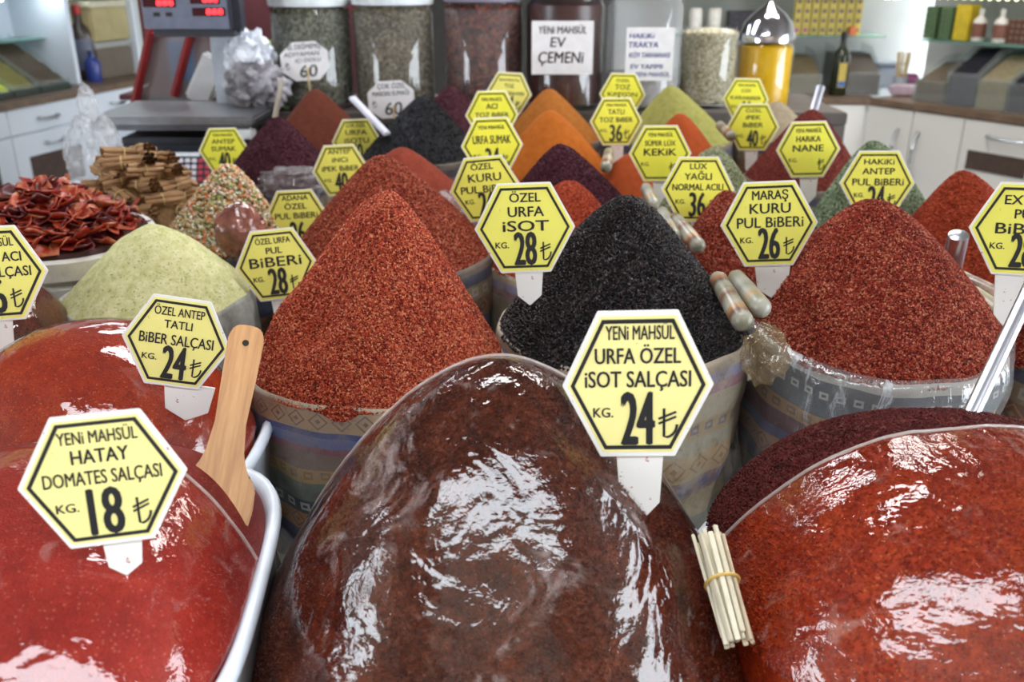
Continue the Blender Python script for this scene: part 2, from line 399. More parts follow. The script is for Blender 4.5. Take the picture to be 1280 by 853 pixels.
def lira(bm, xc, yb, h, z):
    wd = h*.085; w_ = h*.62; x0 = xc-w_*.28
    arc = [(x0, yb+h), (x0, yb+.06*h)] + [(x0+.04*w_+w_*.62*sin(a), yb+.46*h-.44*h*cos(a)) for a in [i*pi/2/7 for i in range(1, 8)]]
    ribbon(bm, arc, wd, z)
    for k in (.56, .72): ribbon(bm, [(x0-.28*w_, yb+h*(k-.07)), (x0+.62*w_, yb+h*(k+.16))], wd*.9, z)

M_BLACK = plain('printed black', (.015, .015, .017), .45)
M_TAGW = None
def tag_white():
    global M_TAGW
    if M_TAGW: return M_TAGW
    m, nt, b = new_mat('white plastic with rusty specks'); s = NB(nt)
    c = s.mix(s.math('MULTIPLY', s.step(s.noise(170, 3, .6), .67, .72), .85), (.82, .81, .78), (.35, .09, .03))
    s.put(b.inputs['Base Color'], c); b.inputs['Roughness'].default_value = .4; M_TAGW = m; return m
YC = {}
def yellow(pale):
    if pale in YC: return YC[pale]
    m, nt, b = new_mat('yellow printed sheet'); s = NB(nt)
    base = tuple(a*(1-pale)+b_*pale for a, b_ in zip((.88, .86, .04), (.92, .84, .34)))
    c = s.mix(s.step(s.noise(10, 3), .4, .7), base, tuple(x*.93 for x in base))
    c = s.mix(s.math('MULTIPLY', s.step(s.noise(130, 3, .6), .70, .74), .7), c, (.55, .22, .05))
    s.put(b.inputs['Base Color'], c); b.inputs['Roughness'].default_value = .38; YC[pale] = m; return m
HEXV = [(-1, 0), (-.52, .87), (.53, .87), (1, 0), (.5, -.87), (-.5, -.87)]
def hexpoly(k, hr): return [(x*k, y*k*hr) for x, y in HEXV]
def tag(c, wpx, roll, lines, price=None, pos=None, label='', pale=.3, hr=1.02, kg=True, lr=True, stake=(0, .034, .09, 0), depth=None, back=12, yaw=None, plain_border=.955, pd=None):
    """hexagonal price tag on a stake; c = centre pixel, lines = (text, x, baseline, width, cap height) in half widths"""
    a = .07; d = depth or .14*F/wpx; a = wpx*d/F/2
    o_loc = P(c[0], c[1], d); yaw = math.atan2(-o_loc.x, o_loc.y)*.45 if yaw is None else R_(yaw)
    M = Matrix.Rotation(yaw, 4, 'Z') @ Matrix.Rotation(pi/2-R_(back), 4, 'X') @ Matrix.Rotation(R_(roll), 4, 'Z')
    o = empty('price_tag', o_loc, label=label, cat='sign'); o.rotation_euler = M.to_euler(); t = .0016
    bm = bmesh.new(); prism(bm, hexpoly(a, hr), -t, t); link('tag_plate', mk('tag_plate', bm, tag_white(), bevel=.0006), o)
    bm = bmesh.new(); prism(bm, hexpoly(a*plain_border, hr), t, t+.0004); link('yellow_sheet', mk('yellow_sheet', bm, yellow(pale), smooth=False), o)
    z = t+.0008; bm = bmesh.new(); A = hexpoly(a*.89, hr); B = hexpoly(a*.835, hr)
    va = [bm.verts.new((x, y, z)) for x, y in A]; vb = [bm.verts.new((x, y, z)) for x, y in B]
    for i in range(6): bm.faces.new((va[i], va[(i+1) % 6], vb[(i+1) % 6], vb[i]))
    link('black_outline', mk('black_outline', bm, M_BLACK, smooth=False), o)
    bm = bmesh.new(); z = t+.0009
    for L in lines: add_text(bm, L[0], L[1]*a, L[2]*a*hr, L[3]*a, L[4]*a*hr, z, bold=L[5] if len(L) > 5 else .022*min(1, max(.5, L[3]/(len(L[0])*L[4])/.72)))
    if kg: add_text(bm, 'KG.', -.46*a, -.38*a*hr, .27*a, .12*a*hr, z)
    if price: add_text(bm, price, (pd[0] if pd else .0)*a, -.71*a*hr, (pd[1] if pd else .46)*a, (pd[2] if pd else .66)*a*hr, z, bold=.026)
    if lr: lira(bm, .42*a, -.64*a*hr, .36*a*hr, z)
    link('lettering', mk('lettering', bm, M_BLACK, smooth=False), o)
    sx, sw, sl, sk = stake
    bm = bmesh.new(); prism(bm, [(-sw/2+sx, -.80*a*hr), (-sw*.42+sx+sk, -.86*a*hr-sl*.7), (sx+sk*1.4, -.86*a*hr-sl), (sw*.42+sx+sk, -.86*a*hr-sl*.7), (sw/2+sx, -.80*a*hr)], -t*3, -t)
    link('stake', mk('stake', bm, tag_white(), bevel=.0004), o)
    return o

# ------------------------------------------------------------------ the setting
WHITE = plain('white lacquer', (.74, .79, .86), .35, var=.03, nscale=2)
WARM = plain('warm white lacquer', (.78, .77, .74), .35, var=.03, nscale=2)
WALL = plain('painted wall', (.62, .64, .62), .8, var=.06, nscale=3)
FLOORM = plain('grey floor tile', (.22, .21, .20), .4, var=.2, nscale=5)
STEEL = plain('brushed steel', (.62, .63, .65), .28, 1.0, var=.1)
DARKP = plain('dark grey plastic', (.035, .04, .055), .45)
WOODC = plain('brown laminate worktop', (.17, .11, .07), .4, var=.25, nscale=18)
GLASS = glassy('shop glass')
def struct(name, me_or, loc=None, rot=None):
    o = link(name, me_or, None, loc, rot); o['kind'] = 'structure'; return o
def sbox(name, c, s, mat, rz=0):
    bm = bmesh.new(); box(bm, (0, 0, 0), s); return struct(name, mk(name, bm, mat, False), c, (0, 0, rz))
LA, LB = G(0, 130, .9), G(165, 100, .9)                     # front edge of the left worktop
RA, RB = G(1090, 122, .9), G(1280, 147, .9)                 # front edge of the right worktop
LU = (LB-LA).normalized(); RU = (RB-RA).normalized()
def perp(u): return Vector((-u.y, u.x, 0))                  # away from the room
sbox('floor', (0, 2.5, -.05), (10, 13, .1), FLOORM)
sbox('ceiling', (0, 4.3, 3.05), (9, 9.2, .1), plain('dark ceiling boards', (.16, .14, .12), .8, var=.2, nscale=3))
def wallseg(name, a, b, mat=WALL):
    a, b = Vector((a.x, a.y, 0)), Vector((b.x, b.y, 0)); u = (b-a).normalized(); m_ = (a+b)/2+perp(u)*.05
    return sbox(name, (m_.x, m_.y, 1.5), ((b-a).length, .1, 3), mat, math.atan2(u.y, u.x))
LD, RD = .62, .62
l0 = LA - LU*5.2 + perp(LU)*LD; l1 = LA + LU*3.4 + perp(LU)*LD
rc = RA + perp(RU)*RD; r1 = RA + RU*4.6 + perp(RU)*RD
wallseg('wall_left', l0, l1)
bl = Vector((l1.x-.1, rc.y+.35, 0)); 
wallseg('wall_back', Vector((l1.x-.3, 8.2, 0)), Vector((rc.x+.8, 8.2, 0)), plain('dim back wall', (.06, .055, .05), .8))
wallseg('wall_back_right', Vector((RA.x-1.45, RA.y+.75, 0)), Vector((rc.x+.1, RA.y+.66, 0)))
wallseg('wall_right', rc-RU*.12, r1)
# house front across the lane, behind the photographer
PLASTER = plain('ochre plaster', (.13, .10, .075), .9, var=.25, nscale=1.5)
sbox('wall_opposite', (0, -3.1, 2.6), (12, .3, 5.2), PLASTER)
BLOCKER = plain('brown canvas awning', (.20, .13, .09), .8, var=.2, nscale=3)
for x, lb in ((-3.75, 'brown canvas awning added unseen over the lane to narrow the sky, left side'), (3.95, 'brown canvas awning added unseen over the lane to narrow the sky, right side')):
    props(bx('blocker', (x, -1.62, 3.14), (4.6, 2.66, .03), BLOCKER), lb, 'blocker')  # unseen sheets added to limit the sky strip and its highlights

# ------------------------------------------------------------------ left worktop and cabinets
def frame_empty(name, org, u, **k):
    return empty(name, (org.x, org.y, 0), (0, 0, math.atan2(u.y, u.x)), **k)
def at_px(px, A, u):                                        # distance along the run of column px
    k = (px-640)/F; cpt = CP  # plane through the camera column: solve for s on the floor line
    # ray direction in plan depends on height; use the front edge height .9
    lo, hi = -6.0, 6.0
    def col(s):
        p = A+u*s; dpt = p.y*CP + (CAMZ-p.z)*SP; return p.x/dpt*F+640
    for _ in range(50):
        m_ = (lo+hi)/2
        if col(m_) < px: lo = m_
        else: hi = m_
    return lo
def worktop(name, A, u, s0, s1, label):
    o = frame_empty(name, A, u); w_ = s1-s0
    bm = bmesh.new(); box(bm, (0, 0, 0), (w_, .63, .04)); me = mk(name, bm, WOODC, bevel=.008)
    bpy.data.objects.remove(o); p = A+u*((s0+s1)/2)+perp(u)*(.305-.02)
    return props(link(name, me, None, (p.x, p.y, .88), (0, 0, math.atan2(u.y, u.x))), label, 'worktop')
def bow_handle(parent, x, z, horiz=True, L=.13):
    bm = bmesh.new()
    if horiz: pts = [(x-L/2, -.02, z), (x-L/2, -.045, z-.004), (x-L*.3, -.055, z-.008), (x+L*.3, -.055, z-.008), (x+L/2, -.045, z-.004), (x+L/2, -.02, z)]
    else: pts = [(x, -.02, z-L/2), (x, -.05, z-L*.42), (x, -.06, z-L*.15), (x, -.06, z+L*.15), (x, -.05, z+L*.42), (x, -.02, z+L/2)]
    tube(bm, pts, .008, 8); return link('handle', mk('handle', bm, STEEL), parent)
def panel(name, parent, x0, x1, z0, z1, mat, window=None):
    o = bx(name, ((x0+x1)/2, -.01, (z0+z1)/2), (x1-x0-.006, .02, z1-z0-.006), mat, parent, .002)
    if window:
        a, b, c_, d_ = window; bx('window_pane', ((a+b)/2-(x0+x1)/2, -.013, (c_+d_)/2-(z0+z1)/2), (b-a, .008, d_-c_), plain('brown smoked pane', (.09, .06, .05), .15), o, .001)
    return o
def handle_on(door, x, z, horiz=True, L=.13):
    h = bow_handle(door, 0, 0, horiz, L); h.location = (x-door.location.x, 0, z-door.location.z); return h
worktop('worktop', LA, LU, -1.2, 1.9, 'brown laminate worktop under the spice bins at the left')
cuts = [-1.1, at_px(2, LA, LU), at_px(96, LA, LU), at_px(168, LA, LU), 1.9]
cl = ['white drawer cabinet cut off by the left edge of the photo', 'white drawer cabinet with a wide brown window, at far left', 'white cabinet with two small drawers right beside the red framed case', 'white cabinet hidden behind the weighing scale']
for i in range(4):
    s0, s1 = cuts[i], cuts[i+1]; p = LA+LU*s0
    o = frame_empty('cabinet', p, LU, label=cl[i], cat='cabinet'); w_ = s1-s0
    bx('body', (w_/2, .29, .43), (w_-.004, .575, .86), WHITE, o)
    if i == 2:
        zz = [.86, .715, .57, .30, .02]
        for a, b in zip(zz, zz[1:]):
            dr = panel('drawer', o, 0, w_, b, a, WHITE); handle_on(dr, w_*.55, (a+b)/2)
    else:
        dr = panel('drawer', o, 0, w_, .715, .86, WHITE); handle_on(dr, w_*.48, .79, L=.16)
        dr = panel('drawer', o, 0, w_, .26, .71, WHITE, (w_*.17, w_*.87, .38, .58)); handle_on(dr, w_*.52, .645, L=.16)
        panel('drawer', o, 0, w_, .02, .255, WHITE)
# shelf unit on the worktop
sA = LA + perp(LU)*.16
o = frame_empty('shelf_unit', sA, LU, label='white shelf unit standing on the left worktop above the spice bins', cat='shelf')
xd = [at_px(-8, sA, LU), at_px(104, sA, LU)-.03, at_px(183, sA, LU)-.05]; SH = WHITE
for x in xd: bx('side_panel', (x, .22, 1.175), (.035, .44, .545), SH, o)
bx('back_panel', ((xd[0]+xd[2])/2, .43, 1.175), (xd[2]-xd[0], .02, .545), SH, o)
bx('top_panel', ((xd[0]+xd[2])/2, .22, 1.46), (xd[2]-xd[0]+.04, .46, .03), SH, o)
bx('glass_shelf', ((xd[0]+xd[1])/2, .3, 1.19), (xd[1]-xd[0]-.04, .24, .008), glassy('green edged glass', (.35, .6, .52), .45), o, .001)
LED = glow('spotlight glow', (.92, 1, .95), 8)
for x in (xd[0]+.25, xd[1]-.12, xd[1]+.1, xd[1]+.25):
    bm = bmesh.new(); lathe(bm, [(.022, 0), (.022, .012), (.0, .014)], 14); link('spotlight', mk('spotlight', bm, LED), o, (x, .05, 1.428))
pl_ = bpy.data.lights.new('spotlight', 'POINT'); pl_.energy = .8; pl_.shadow_soft_size = .03; pl_.color = (.85, .95, 1)
lo_ = bpy.data.objects.new('shelf_spotlight', pl_); COL.objects.link(lo_); q = sA+LU*(xd[1]-.15)+perp(LU)*.12; lo_.location = (q.x, q.y, 1.41)
# slanted glass spice bins
def slant_bin(A, u, x0, x1, y0, y1, z0, hf, hb, mat, label, name='spice_bin', glass=True, group=None):
    o = frame_empty(name, A+u*x0, u, label=label, cat='spice bin', group=group); o.location.z = z0; w_ = x1-x0; d_ = y1-y0
    bm = bmesh.new(); box(bm, (w_/2, y0+d_/2, .02), (w_, d_, .04)); link('tray', mk('tray', bm, plain('dark green plastic', (.03, .045, .035), .4), bevel=.004), o)
    bm = bmesh.new()
    pr = [(y0+.02, .04), (y0+.02, hf*.55), (y1-.02, hb*.93), (y1-.02, .04)]
    n = 12; rows = []
    pts = [(y0+.02, .04)] + [(y0+.02+(d_-.04)*k/n, hf*.5+(hb*.92-hf*.5)*((k/n)**.9)+.006*sin(k*2.1+x0*9)) for k in range(n+1)] + [(y1-.02, .04)]
    for x in (.006, w_-.006): rows.append([bm.verts.new((x, y, z)) for y, z in pts])
    m_ = len(pts)
    for k in range(m_): bm.faces.new((rows[0][k], rows[0][(k+1) % m_], rows[1][(k+1) % m_], rows[1][k]))
    bm.faces.new(rows[0][::-1]); bm.faces.new(rows[1]); link('spice_fill', mk('spice_fill', bm, mat), o)
    if glass:
        bm = bmesh.new()
        for x in (.001, w_-.001):
            a = [bm.verts.new((x, y, z)) for y, z in [(y0, .04), (y0, hf), (y1, hb+.03), (y1, .04)]]; bm.faces.new(a)
        a = [bm.verts.new(c_) for c_ in [(0, y0, .04), (w_, y0, .04), (w_, y0, hf), (0, y0, hf)]]; bm.faces.new(a)
        me = mk('glass_panes', bm, GLASS, False); link('glass_panes', me, o)
    return o
xb = [at_px(p, LA, LU) for p in (-60, 0, 38, 70, 108)]; bA = LA
GRN = [powder('orange powder in bin', [(.35, .12, .03), (.42, .16, .04), (.5, .2, .06)]), powder('lime powder', [(.50, .58, .06), (.6, .68, .08), (.66, .72, .12)]),
       powder('olive herb', [(.13, .12, .04), (.2, .18, .06), (.28, .25, .09)]), powder('brown herb', [(.05, .04, .03), (.09, .07, .05), (.13, .1, .07)])]
LL = ['orange-brown spice bin at the left edge on the worktop', 'lime yellow spice bin with slanted fill on left worktop', 'olive green spice bin right of the lime one', 'dark brown spice bin, last before the white shelf divider']
for i in range(4): slant_bin(bA, LU, xb[i], xb[i+1]-.006, .1, .50, .9, .07, .30, GRN[i], LL[i])
# boxes and bottles in the second bay
def P_on(px, A, u, off, z): 
    s = at_px(px, A+perp(u)*off+Vector((0, 0, z-.9)), u); return A+u*s+perp(u)*off+Vector((0, 0, z-.9))
def storage_box(px0, px1, z0, h, col, lid, label):
    a = P_on(px0, LA, LU, .2, z0); b = P_on(px1, LA, LU, .2, z0); w_ = (b-a).length
    o = empty('storage_box', a+(b-a)/2+perp(LU)*.13, (0, 0, math.atan2(LU.y, LU.x)), label=label, cat='storage box')
    bx('box_body', (0, 0, h*.42), (w_*.96, .25, h*.84), col, o, .012); bx('lid', (0, 0, h*.92), (w_, .27, h*.15), lid, o, .008)
storage_box(125, 174, .9, .24, plain('smoky brown contents', (.15, .12, .09), .4, nscale=9), plain('cloudy lid', (.36, .36, .33), .4), 'brown storage box with cloudy lid, bottom of the stack by the red case')
storage_box(118, 172, 1.145, .26, plain('straw contents', (.42, .35, .17), .4, nscale=9), plain('cream lid', (.62, .58, .42), .4), 'straw yellow storage box stacked on the brown one')
def bottle(name, loc, h, r, mat, cap, label, labelmat=None, group=None, cat='bottle'):
    o = empty(name, loc, label=label, cat=cat, group=group); bm = bmesh.new()
    lathe(bm, [(r*.9, 0), (r, .01), (r, h*.62), (r*.8, h*.70), (r*.35, h*.78), (r*.32, h*.9)], 24); link('bottle_body', mk('bottle_body', bm, mat), o)
    bm = bmesh.new(); lathe(bm, [(r*.38, h*.88), (r*.38, h), (r*.3, h*1.005)], 18); link('cap', mk('cap', bm, cap), o)
    if labelmat:
        bm = bmesh.new(); lathe(bm, [(r*1.01, h*.14), (r*1.01, h*.56)], 24, cap=False); link('paper_label', mk('paper_label', bm, labelmat), o)
    return o
REDP = plain('red plastic', (.42, .02, .02), .35)
q = P_on(110, LA, LU, .3, .9); bottle('cola_bottle', q, .48, .075, plain('dark brown drink', (.05, .035, .03), .2), REDP, 'tall dark bottle with red cap beside the stacked storage boxes', plain('blue and grey label', (.12, .13, .18), .5))
q = P_on(119, LA, LU, .2, .9); bottle('detergent_bottle', q, .2, .05, plain('blue plastic', (.03, .05, .25), .3), plain('navy cap', (.02, .03, .12), .3), 'short blue bottle in front of the tall red-capped one')

# ------------------------------------------------------------------ right worktop, cabinets, shelves
rn = Vector((rc.x, rc.y, .9))
BA = Vector((RA.x-1.45, RA.y+.10, .9)); BU = (Vector((RA.x, RA.y, .9))-BA).normalized()
worktop('worktop', RA, RU, 0, 3.2, 'brown worktop running to the right edge under the dark spice bins')
worktop('worktop', BA, BU, 0, 1.47, 'brown worktop at the back behind the cloth stack')
cuts = [0, at_px(1147, RA, RU), at_px(1211, RA, RU), at_px(1330, RA, RU)]
cl = ['white cupboard with a tall bow handle, nearest the room corner at right', 'white cupboard with a tall bow handle, beside the drawer unit at right', 'white drawer cabinet with dark window at the right edge']
for i in range(3):
    s0, s1 = cuts[i], cuts[i+1]; p = RA+RU*s0; o = frame_empty('cabinet', p, RU, label=cl[i], cat='cabinet'); w_ = s1-s0
    bx('body', (w_/2, .29, .43), (w_-.004, .575, .86), WARM, o)
    if i < 2:
        dr = panel('door', o, 0, w_, .02, .86, WARM); handle_on(dr, w_*(.75 if i == 0 else .18), .62, False, .26)
    else:
        dr = panel('drawer', o, 0, w_, .48, .86, WARM, (w_*.1, w_*.75, .60, .70)); handle_on(dr, w_*.5, .79, L=.2)
        dr = panel('drawer', o, 0, w_, .25, .475, WARM); handle_on(dr, w_*.5, .37, L=.2); panel('drawer', o, 0, w_, .02, .245, WARM)
o = frame_empty('cabinet', BA, BU, label='plain white base cabinet behind the cloth stack', cat='cabinet'); bx('body', (.72, .29, .43), (1.44, .575, .86), WARM, o)
panel('door', o, 0, .96, .02, .86, WARM); panel('door', o, .97, 1.42, .02, .86, WARM)
# glass shelves
GSH = glassy('green edged glass', (.35, .6, .52), .45)
def shelf(px0, px1, A, u, off, z, dp, label):
    a = P_on(px0, A, u, off, z); b = P_on(px1, A, u, off, z); c_ = (a+b)/2+perp(u)*dp/2
    o = bx('glass_shelf', c_, ((b-a).length, dp, .008), GSH, None, .001, math.atan2(u.y, u.x)); return props(o, label, 'shelf')
BY = Vector((RA.x, RA.y, .9))
zs1 = 1.225
shelf(985, 1108, BA, BU, .26, zs1, .3, 'green-edged glass shelf under the small yellow boxes'); shelf(1150, 1320, RA, RU, .22, zs1-.005, .35, 'green-edged glass shelf at the right with green packets')
# small yellow boxes, three rows
def drawer_face(bm, w_, h, d_): box(bm, (0, 0, h/2), (w_, d_, h))
YB = plain('yellow carton', (.55, .45, .10), .5); PK = plain('magenta patch', (.35, .06, .25), .5); DKP = plain('dark round print', (.12, .08, .10), .5)
bm = bmesh.new(); box(bm, (0, 0, .0275), (.043, .05, .053)); ym = mk('carton', bm, YB, bevel=.002)
bm = bmesh.new(); lathe(bm, [(.013, 0), (.013, .001)], 12); ypm = mk('round_print', bm, DKP)
ypk = bpy.data.meshes.new_from_object(link('tmp', ypm)); bpy.data.objects.remove(bpy.data.objects['tmp']); ypk.materials.clear(); ypk.materials.append(PK)
for r in range(4):
    for k in range(8):
        q = P_on(994+k*10.6, BA, BU, .33, zs1); 
        o = link('yellow_box', ym, None, (q.x, q.y, zs1+.005+r*.0545), (0, 0, math.atan2(BU.y, BU.x)))
        props(o, 'small yellow carton with a dark round print in the stacked rows', 'box', 'yellow cartons on the back glass shelf')
        c_ = link('round_print', ypk if (r == 0 and k < 2) else ypm, o, (0, -.0255, .028), (pi/2, 0, 0))
q = P_on(1064, BA, BU, .3, zs1); props(bx('orange_box', (q.x, q.y, zs1+.03), (.04, .05, .05), plain('orange carton', (.6, .16, .05), .5), bevel=.003), 'orange carton at the end of the yellow rows', 'box')
GB = plain('green packet', (.10, .17, .08), .5, var=.4, nscale=60)
bm = bmesh.new(); box(bm, (0, 0, .015), (.075, .07, .029)); gm = mk('packet', bm, GB, bevel=.003)
for r in range(6):
    for k in range(2):
        q = P_on(1164+k*19, RA, RU, .3, zs1); o = link('green_packet', gm, None, (q.x, q.y, zs1+.002+r*.0295), (0, 0, math.atan2(RU.y, RU.x)))
        props(o, 'flat green packet in the stacks beside the yellow box', 'packet', 'green packets on the right glass shelf')
q = P_on(1204, RA, RU, .3, zs1); props(bx('yellow_box', (q.x, q.y, zs1+.10), (.09, .09, .19), plain('bright yellow carton', (.68, .50, .03), .5), bevel=.003, rz=math.atan2(RU.y, RU.x)), 'tall bright yellow box between green packets and white bottles', 'box')
WP = plain('white bottle plastic', (.72, .7, .66), .35); BRL = plain('brown label', (.22, .09, .06), .6)
for px, lb in ((1221, 'white bottle with brown label nearest the tall yellow box'), (1247, 'white bottle with brown label, right of its twin')):
    q = P_on(px, RA, RU, .28, zs1); bottle('white_bottle', q+Vector((0, 0, .005)), .17, .035, WP, WP, lb, BRL)
for k in range(5):
    for r in range(4):
        q = P_on(1258+k*7, RA, RU, .3, zs1); o = bx('brown_jar', (q.x, q.y, zs1+.019+r*.031), (.024, .024, .03), BRL, bevel=.006); props(o, 'tiny brown packet stacked at the right end of the glass shelf', 'packet', 'tiny brown packets at right')
# LED string along the top of the right wall cabinets
def top_unit(A, u, s0, s1, off, label):
    o = frame_empty('wall_cabinet', A+u*s0+perp(u)*off, u, label=label, cat='cabinet'); w_ = s1-s0
    bx('body', (w_/2, .18, 1.72), (w_, .34, .5), WARM, o)
    for k in range(int(w_/.05)):
        if k == 0: bmx = bmesh.new(); bmesh.ops.create_icosphere(bmx, subdivisions=1, radius=.010); lm = mk('led', bmx, LEDW)
        link('led', lm, o, (.03+k*.05, -.01, 1.455))
LEDW = glow('warm led glow', (1, .93, .55), 5)
top_unit(BA, BU, 0, 1.4, .24, 'white wall cabinet with a string of warm LEDs along its foot, at the back')
top_unit(RA, RU, .0, 3.0, .24, 'white wall cabinet with a string of warm LEDs along its foot, at right')
for px in (1109, 1121):
    q = P_on(px, RA, RU, .2, 1.44); l = bpy.data.lights.new('spot', 'SPOT'); l.energy = 2.5; l.spot_size = R_(100); l.shadow_soft_size = .02; l.color = (1, .95, .8)
    lo_ = bpy.data.objects.new('corner_spotlight', l); COL.objects.link(lo_); lo_.location = (q.x, q.y, 1.43)
    bm = bmesh.new(); lathe(bm, [(.02, 0), (.02, .02), (0, .022)], 12); oo = link('spotlight', mk('spotlight', bm, LED), None, (q.x, q.y, 1.44)); props(oo, 'lit spotlight under the wall cabinet in the corner, the %s one' % ('left' if px == 1109 else 'right'), 'spotlight')
shelf(845, 975, BA, BU, .30, zs1, .26, 'green-edged glass shelf with two pale bottles behind the seed jar')
for px, lb in ((868, 'pale cylindrical tub behind the seed jar, left one'), (892, 'pale cylindrical tub behind the seed jar, right one')):
    q = P_on(px, BA, BU, .36, zs1); o = empty('pale_tub', (q.x, q.y, zs1+.005), label=lb, cat='tub'); bmx = bmesh.new(); lathe(bmx, [(.036, 0), (.04, .01), (.04, .13), (.036, .135), (.036, .15), (0, .152)], 20); link('tub_body', mk('tub_body', bmx, WP), o)
q = P_on(932, BA, BU, .36, zs1); props(bx('dark_box', (q.x, q.y, zs1+.075), (.24, .12, .13), plain('dark carton', (.03, .03, .04), .5, var=.5, nscale=40), bevel=.004, rz=math.atan2(BU.y, BU.x)), 'dark carton on the glass shelf left of the chrome dome', 'box')
# dark spice bins on the right worktop
DB = [powder('grey brown seed', [(.10, .08, .06), (.15, .12, .09), (.2, .16, .12)]), powder('near black seed', [(.012, .012, .02), (.02, .02, .03), (.04, .04, .05)]), powder('sand seed', [(.2, .17, .1), (.28, .23, .14), (.35, .3, .19)])]
def dark_bin(px0, px1, mat, label, A=RA, u=RU, h=.24):
    a = at_px(px0, A, u); b = at_px(px1, A, u)
    o = frame_empty('spice_bin', A+u*a, u, label=label, cat='spice bin'); o.location.z = .9; w_ = b-a
    bm = bmesh.new(); rows = []
    for x in (0, w_-.01): rows.append([bm.verts.new((x, y, z)) for y, z in [(.10, 0), (.10, h*.55), (.34, h), (.56, h), (.56, 0)]])
    for k in range(5): bm.faces.new((rows[0][k], rows[0][(k+1) % 5], rows[1][(k+1) % 5], rows[1][k]))
    bm.faces.new(rows[0][::-1]); bm.faces.new(rows[1]); link('fill', mk('fill', bm, mat, False, .004), o)
    bm = bmesh.new()
    for x in (-.002, w_-.008): bm.faces.new([bm.verts.new((x, y, z)) for y, z in [(.08, 0), (.08, h*.62), (.34, h*1.2), (.58, h*1.25), (.58, 0)]])
    bm.faces.new([bm.verts.new(c_) for c_ in [(0, .08, 0), (w_, .08, 0), (w_, .08, h*.62), (0, .08, h*.62)]])
    link('glass_panes', mk('glass_panes', bm, GLASS, False), o)
dark_bin(1128, 1166, DB[0], 'grey-brown spice bin nearest the corner on the right worktop', h=.20)
dark_bin(1167, 1203, DB[1], 'near black spice bin, second from the corner', h=.29)
dark_bin(1204, 1243, DB[2], 'sand coloured spice bin right of the black one', h=.27)
dark_bin(1244, 1300, DB[1], 'dark spice bin cut by the right edge', h=.25)
dark_bin(1055, 1105, plain('dark brown box', (.05, .035, .03), .6), 'dark brown bin behind the oil bottle on the back worktop', BA, BU, .22)
dark_bin(990, 1030, plain('olive brown seed', (.14, .11, .06), .8), 'olive brown bin behind the cloth stack', BA, BU, .2)
# things lying on the right worktops
q = P_on(1046, BA, BU, .10, .9); bottle('oil_bottle', q, .36, .05, plain('dark green glass', (.02, .025, .01), .12), plain('black cap', (.01, .01, .01), .4), 'dark green oil bottle with yellow label on the back worktop', None)
yl = plain('yellow paper label', (.55, .42, .08), .5); bx('paper_label', (0, -.049, .12), (.045, .004, .14), yl, bpy.data.objects['oil_bottle'], .001); bx('blue_patch', (0, -.0515, .07), (.04, .002, .03), plain('blue print', (.05, .15, .45), .5), bpy.data.objects['oil_bottle'], .0005)
q = P_on(1105, RA, RU, .28, .9); q = G(1102, 112, .9)
o = empty('plastic_container', q+Vector((0, .15, 0)), label='clear plastic container on the worktop behind the napkin packs', cat='container')
CLP = glassy('cloudy plastic', (.62, .68, .76), .55); bx('container_body', (0, 0, .07), (.26, .2, .14), CLP, o, .02); bx('lid', (0, 0, .15), (.28, .22, .02), CLP, o, .006)
def pack(px, py, w_, d_, h, mat, label, rz=0):
    q = G(px, py, .9); return props(bx('napkin_pack', q+Vector((0, .06, h/2+.001)), (w_, d_, h), mat, None, .012, rz), label, 'pack')
pack(1084, 118, .14, .1, .06, plain('lilac and white wrap', (.62, .52, .72), .35, var=.3, nscale=12), 'lilac and white napkin pack on the worktop edge')
pack(1138, 121, .19, .12, .06, plain('pink and white wrap', (.70, .56, .66), .35, var=.3, nscale=12), 'pink and white napkin pack, the right one')
pack(1136, 113, .13, .08, .095, plain('crinkled red and violet wrap', (.35, .10, .25), .25, var=.8, nscale=30), 'red and violet crinkled sweet bag on the pink pack')
def crumple(name, loc, r, mat, label, cat, sc=(1, 1, .7), sd=3, amp=.35, rot=(0, 0, 0), sub=4, parent=None, fr=9):
    bm = bmesh.new(); bmesh.ops.create_icosphere(bm, subdivisions=sub, radius=1)
    g = [Vector((random.Random(sd*31+k).gauss(0, 1), random.Random(sd*37+k).gauss(0, 1), random.Random(sd*41+k).gauss(0, 1))) for k in range(7)]
    for v in bm.verts:
        s_ = sum(abs(sin(v.co.dot(d_)*fr/3+k))*(.8**k) for k, d_ in enumerate(g))/3.5
        s_ += .35*abs(sin(v.co.dot(g[3])*fr*1.3+sd))*abs(sin(v.co.dot(g[5])*fr*.9)); v.co = v.co*(1-amp+amp*2*s_*.7); v.co = Vector((v.co.x*sc[0], v.co.y*sc[1], v.co.z*sc[2]))*r
    me = mk(name, bm, mat, False); o = link(name, me, parent, loc, rot)
    if label: props(o, label, cat)
    return o
PAPER = plain('white paper', (.80, .80, .82), .6, var=.05)
crumple('tissue', G(1063, 117, .9)+Vector((0, .1, .05)), .085, PAPER, 'crumpled white tissue beside the oil bottle', 'tissue', sd=5)
q = P_on(1123, RA, RU, .3, .9); o = empty('spoon_cup', q, label='cup of pale wooden spoons in the corner of the worktop', cat='cup')
bm = bmesh.new(); lathe(bm, [(.04, 0), (.045, .1), (.042, .1), (.038, .005)], 18); link('cup', mk('cup', bm, CLP), o)
for k in range(9):
    bm = bmesh.new(); a = k*.7; tube(bm, [(.02*cos(a), .02*sin(a), .01), (.035*cos(a), .035*sin(a), .24)], .006, 6); link('spoon', mk('spoon', bm, plain('pale wood', (.6, .48, .26), .6)), o)
q = G(1218, 134, .9); bottle('small_bottle', q+Vector((-.02, .06, 0)), .11, .024, CLP, plain('navy cap', (.02, .03, .12), .3), 'small clear bottle with navy cap in front of the sand coloured bin')

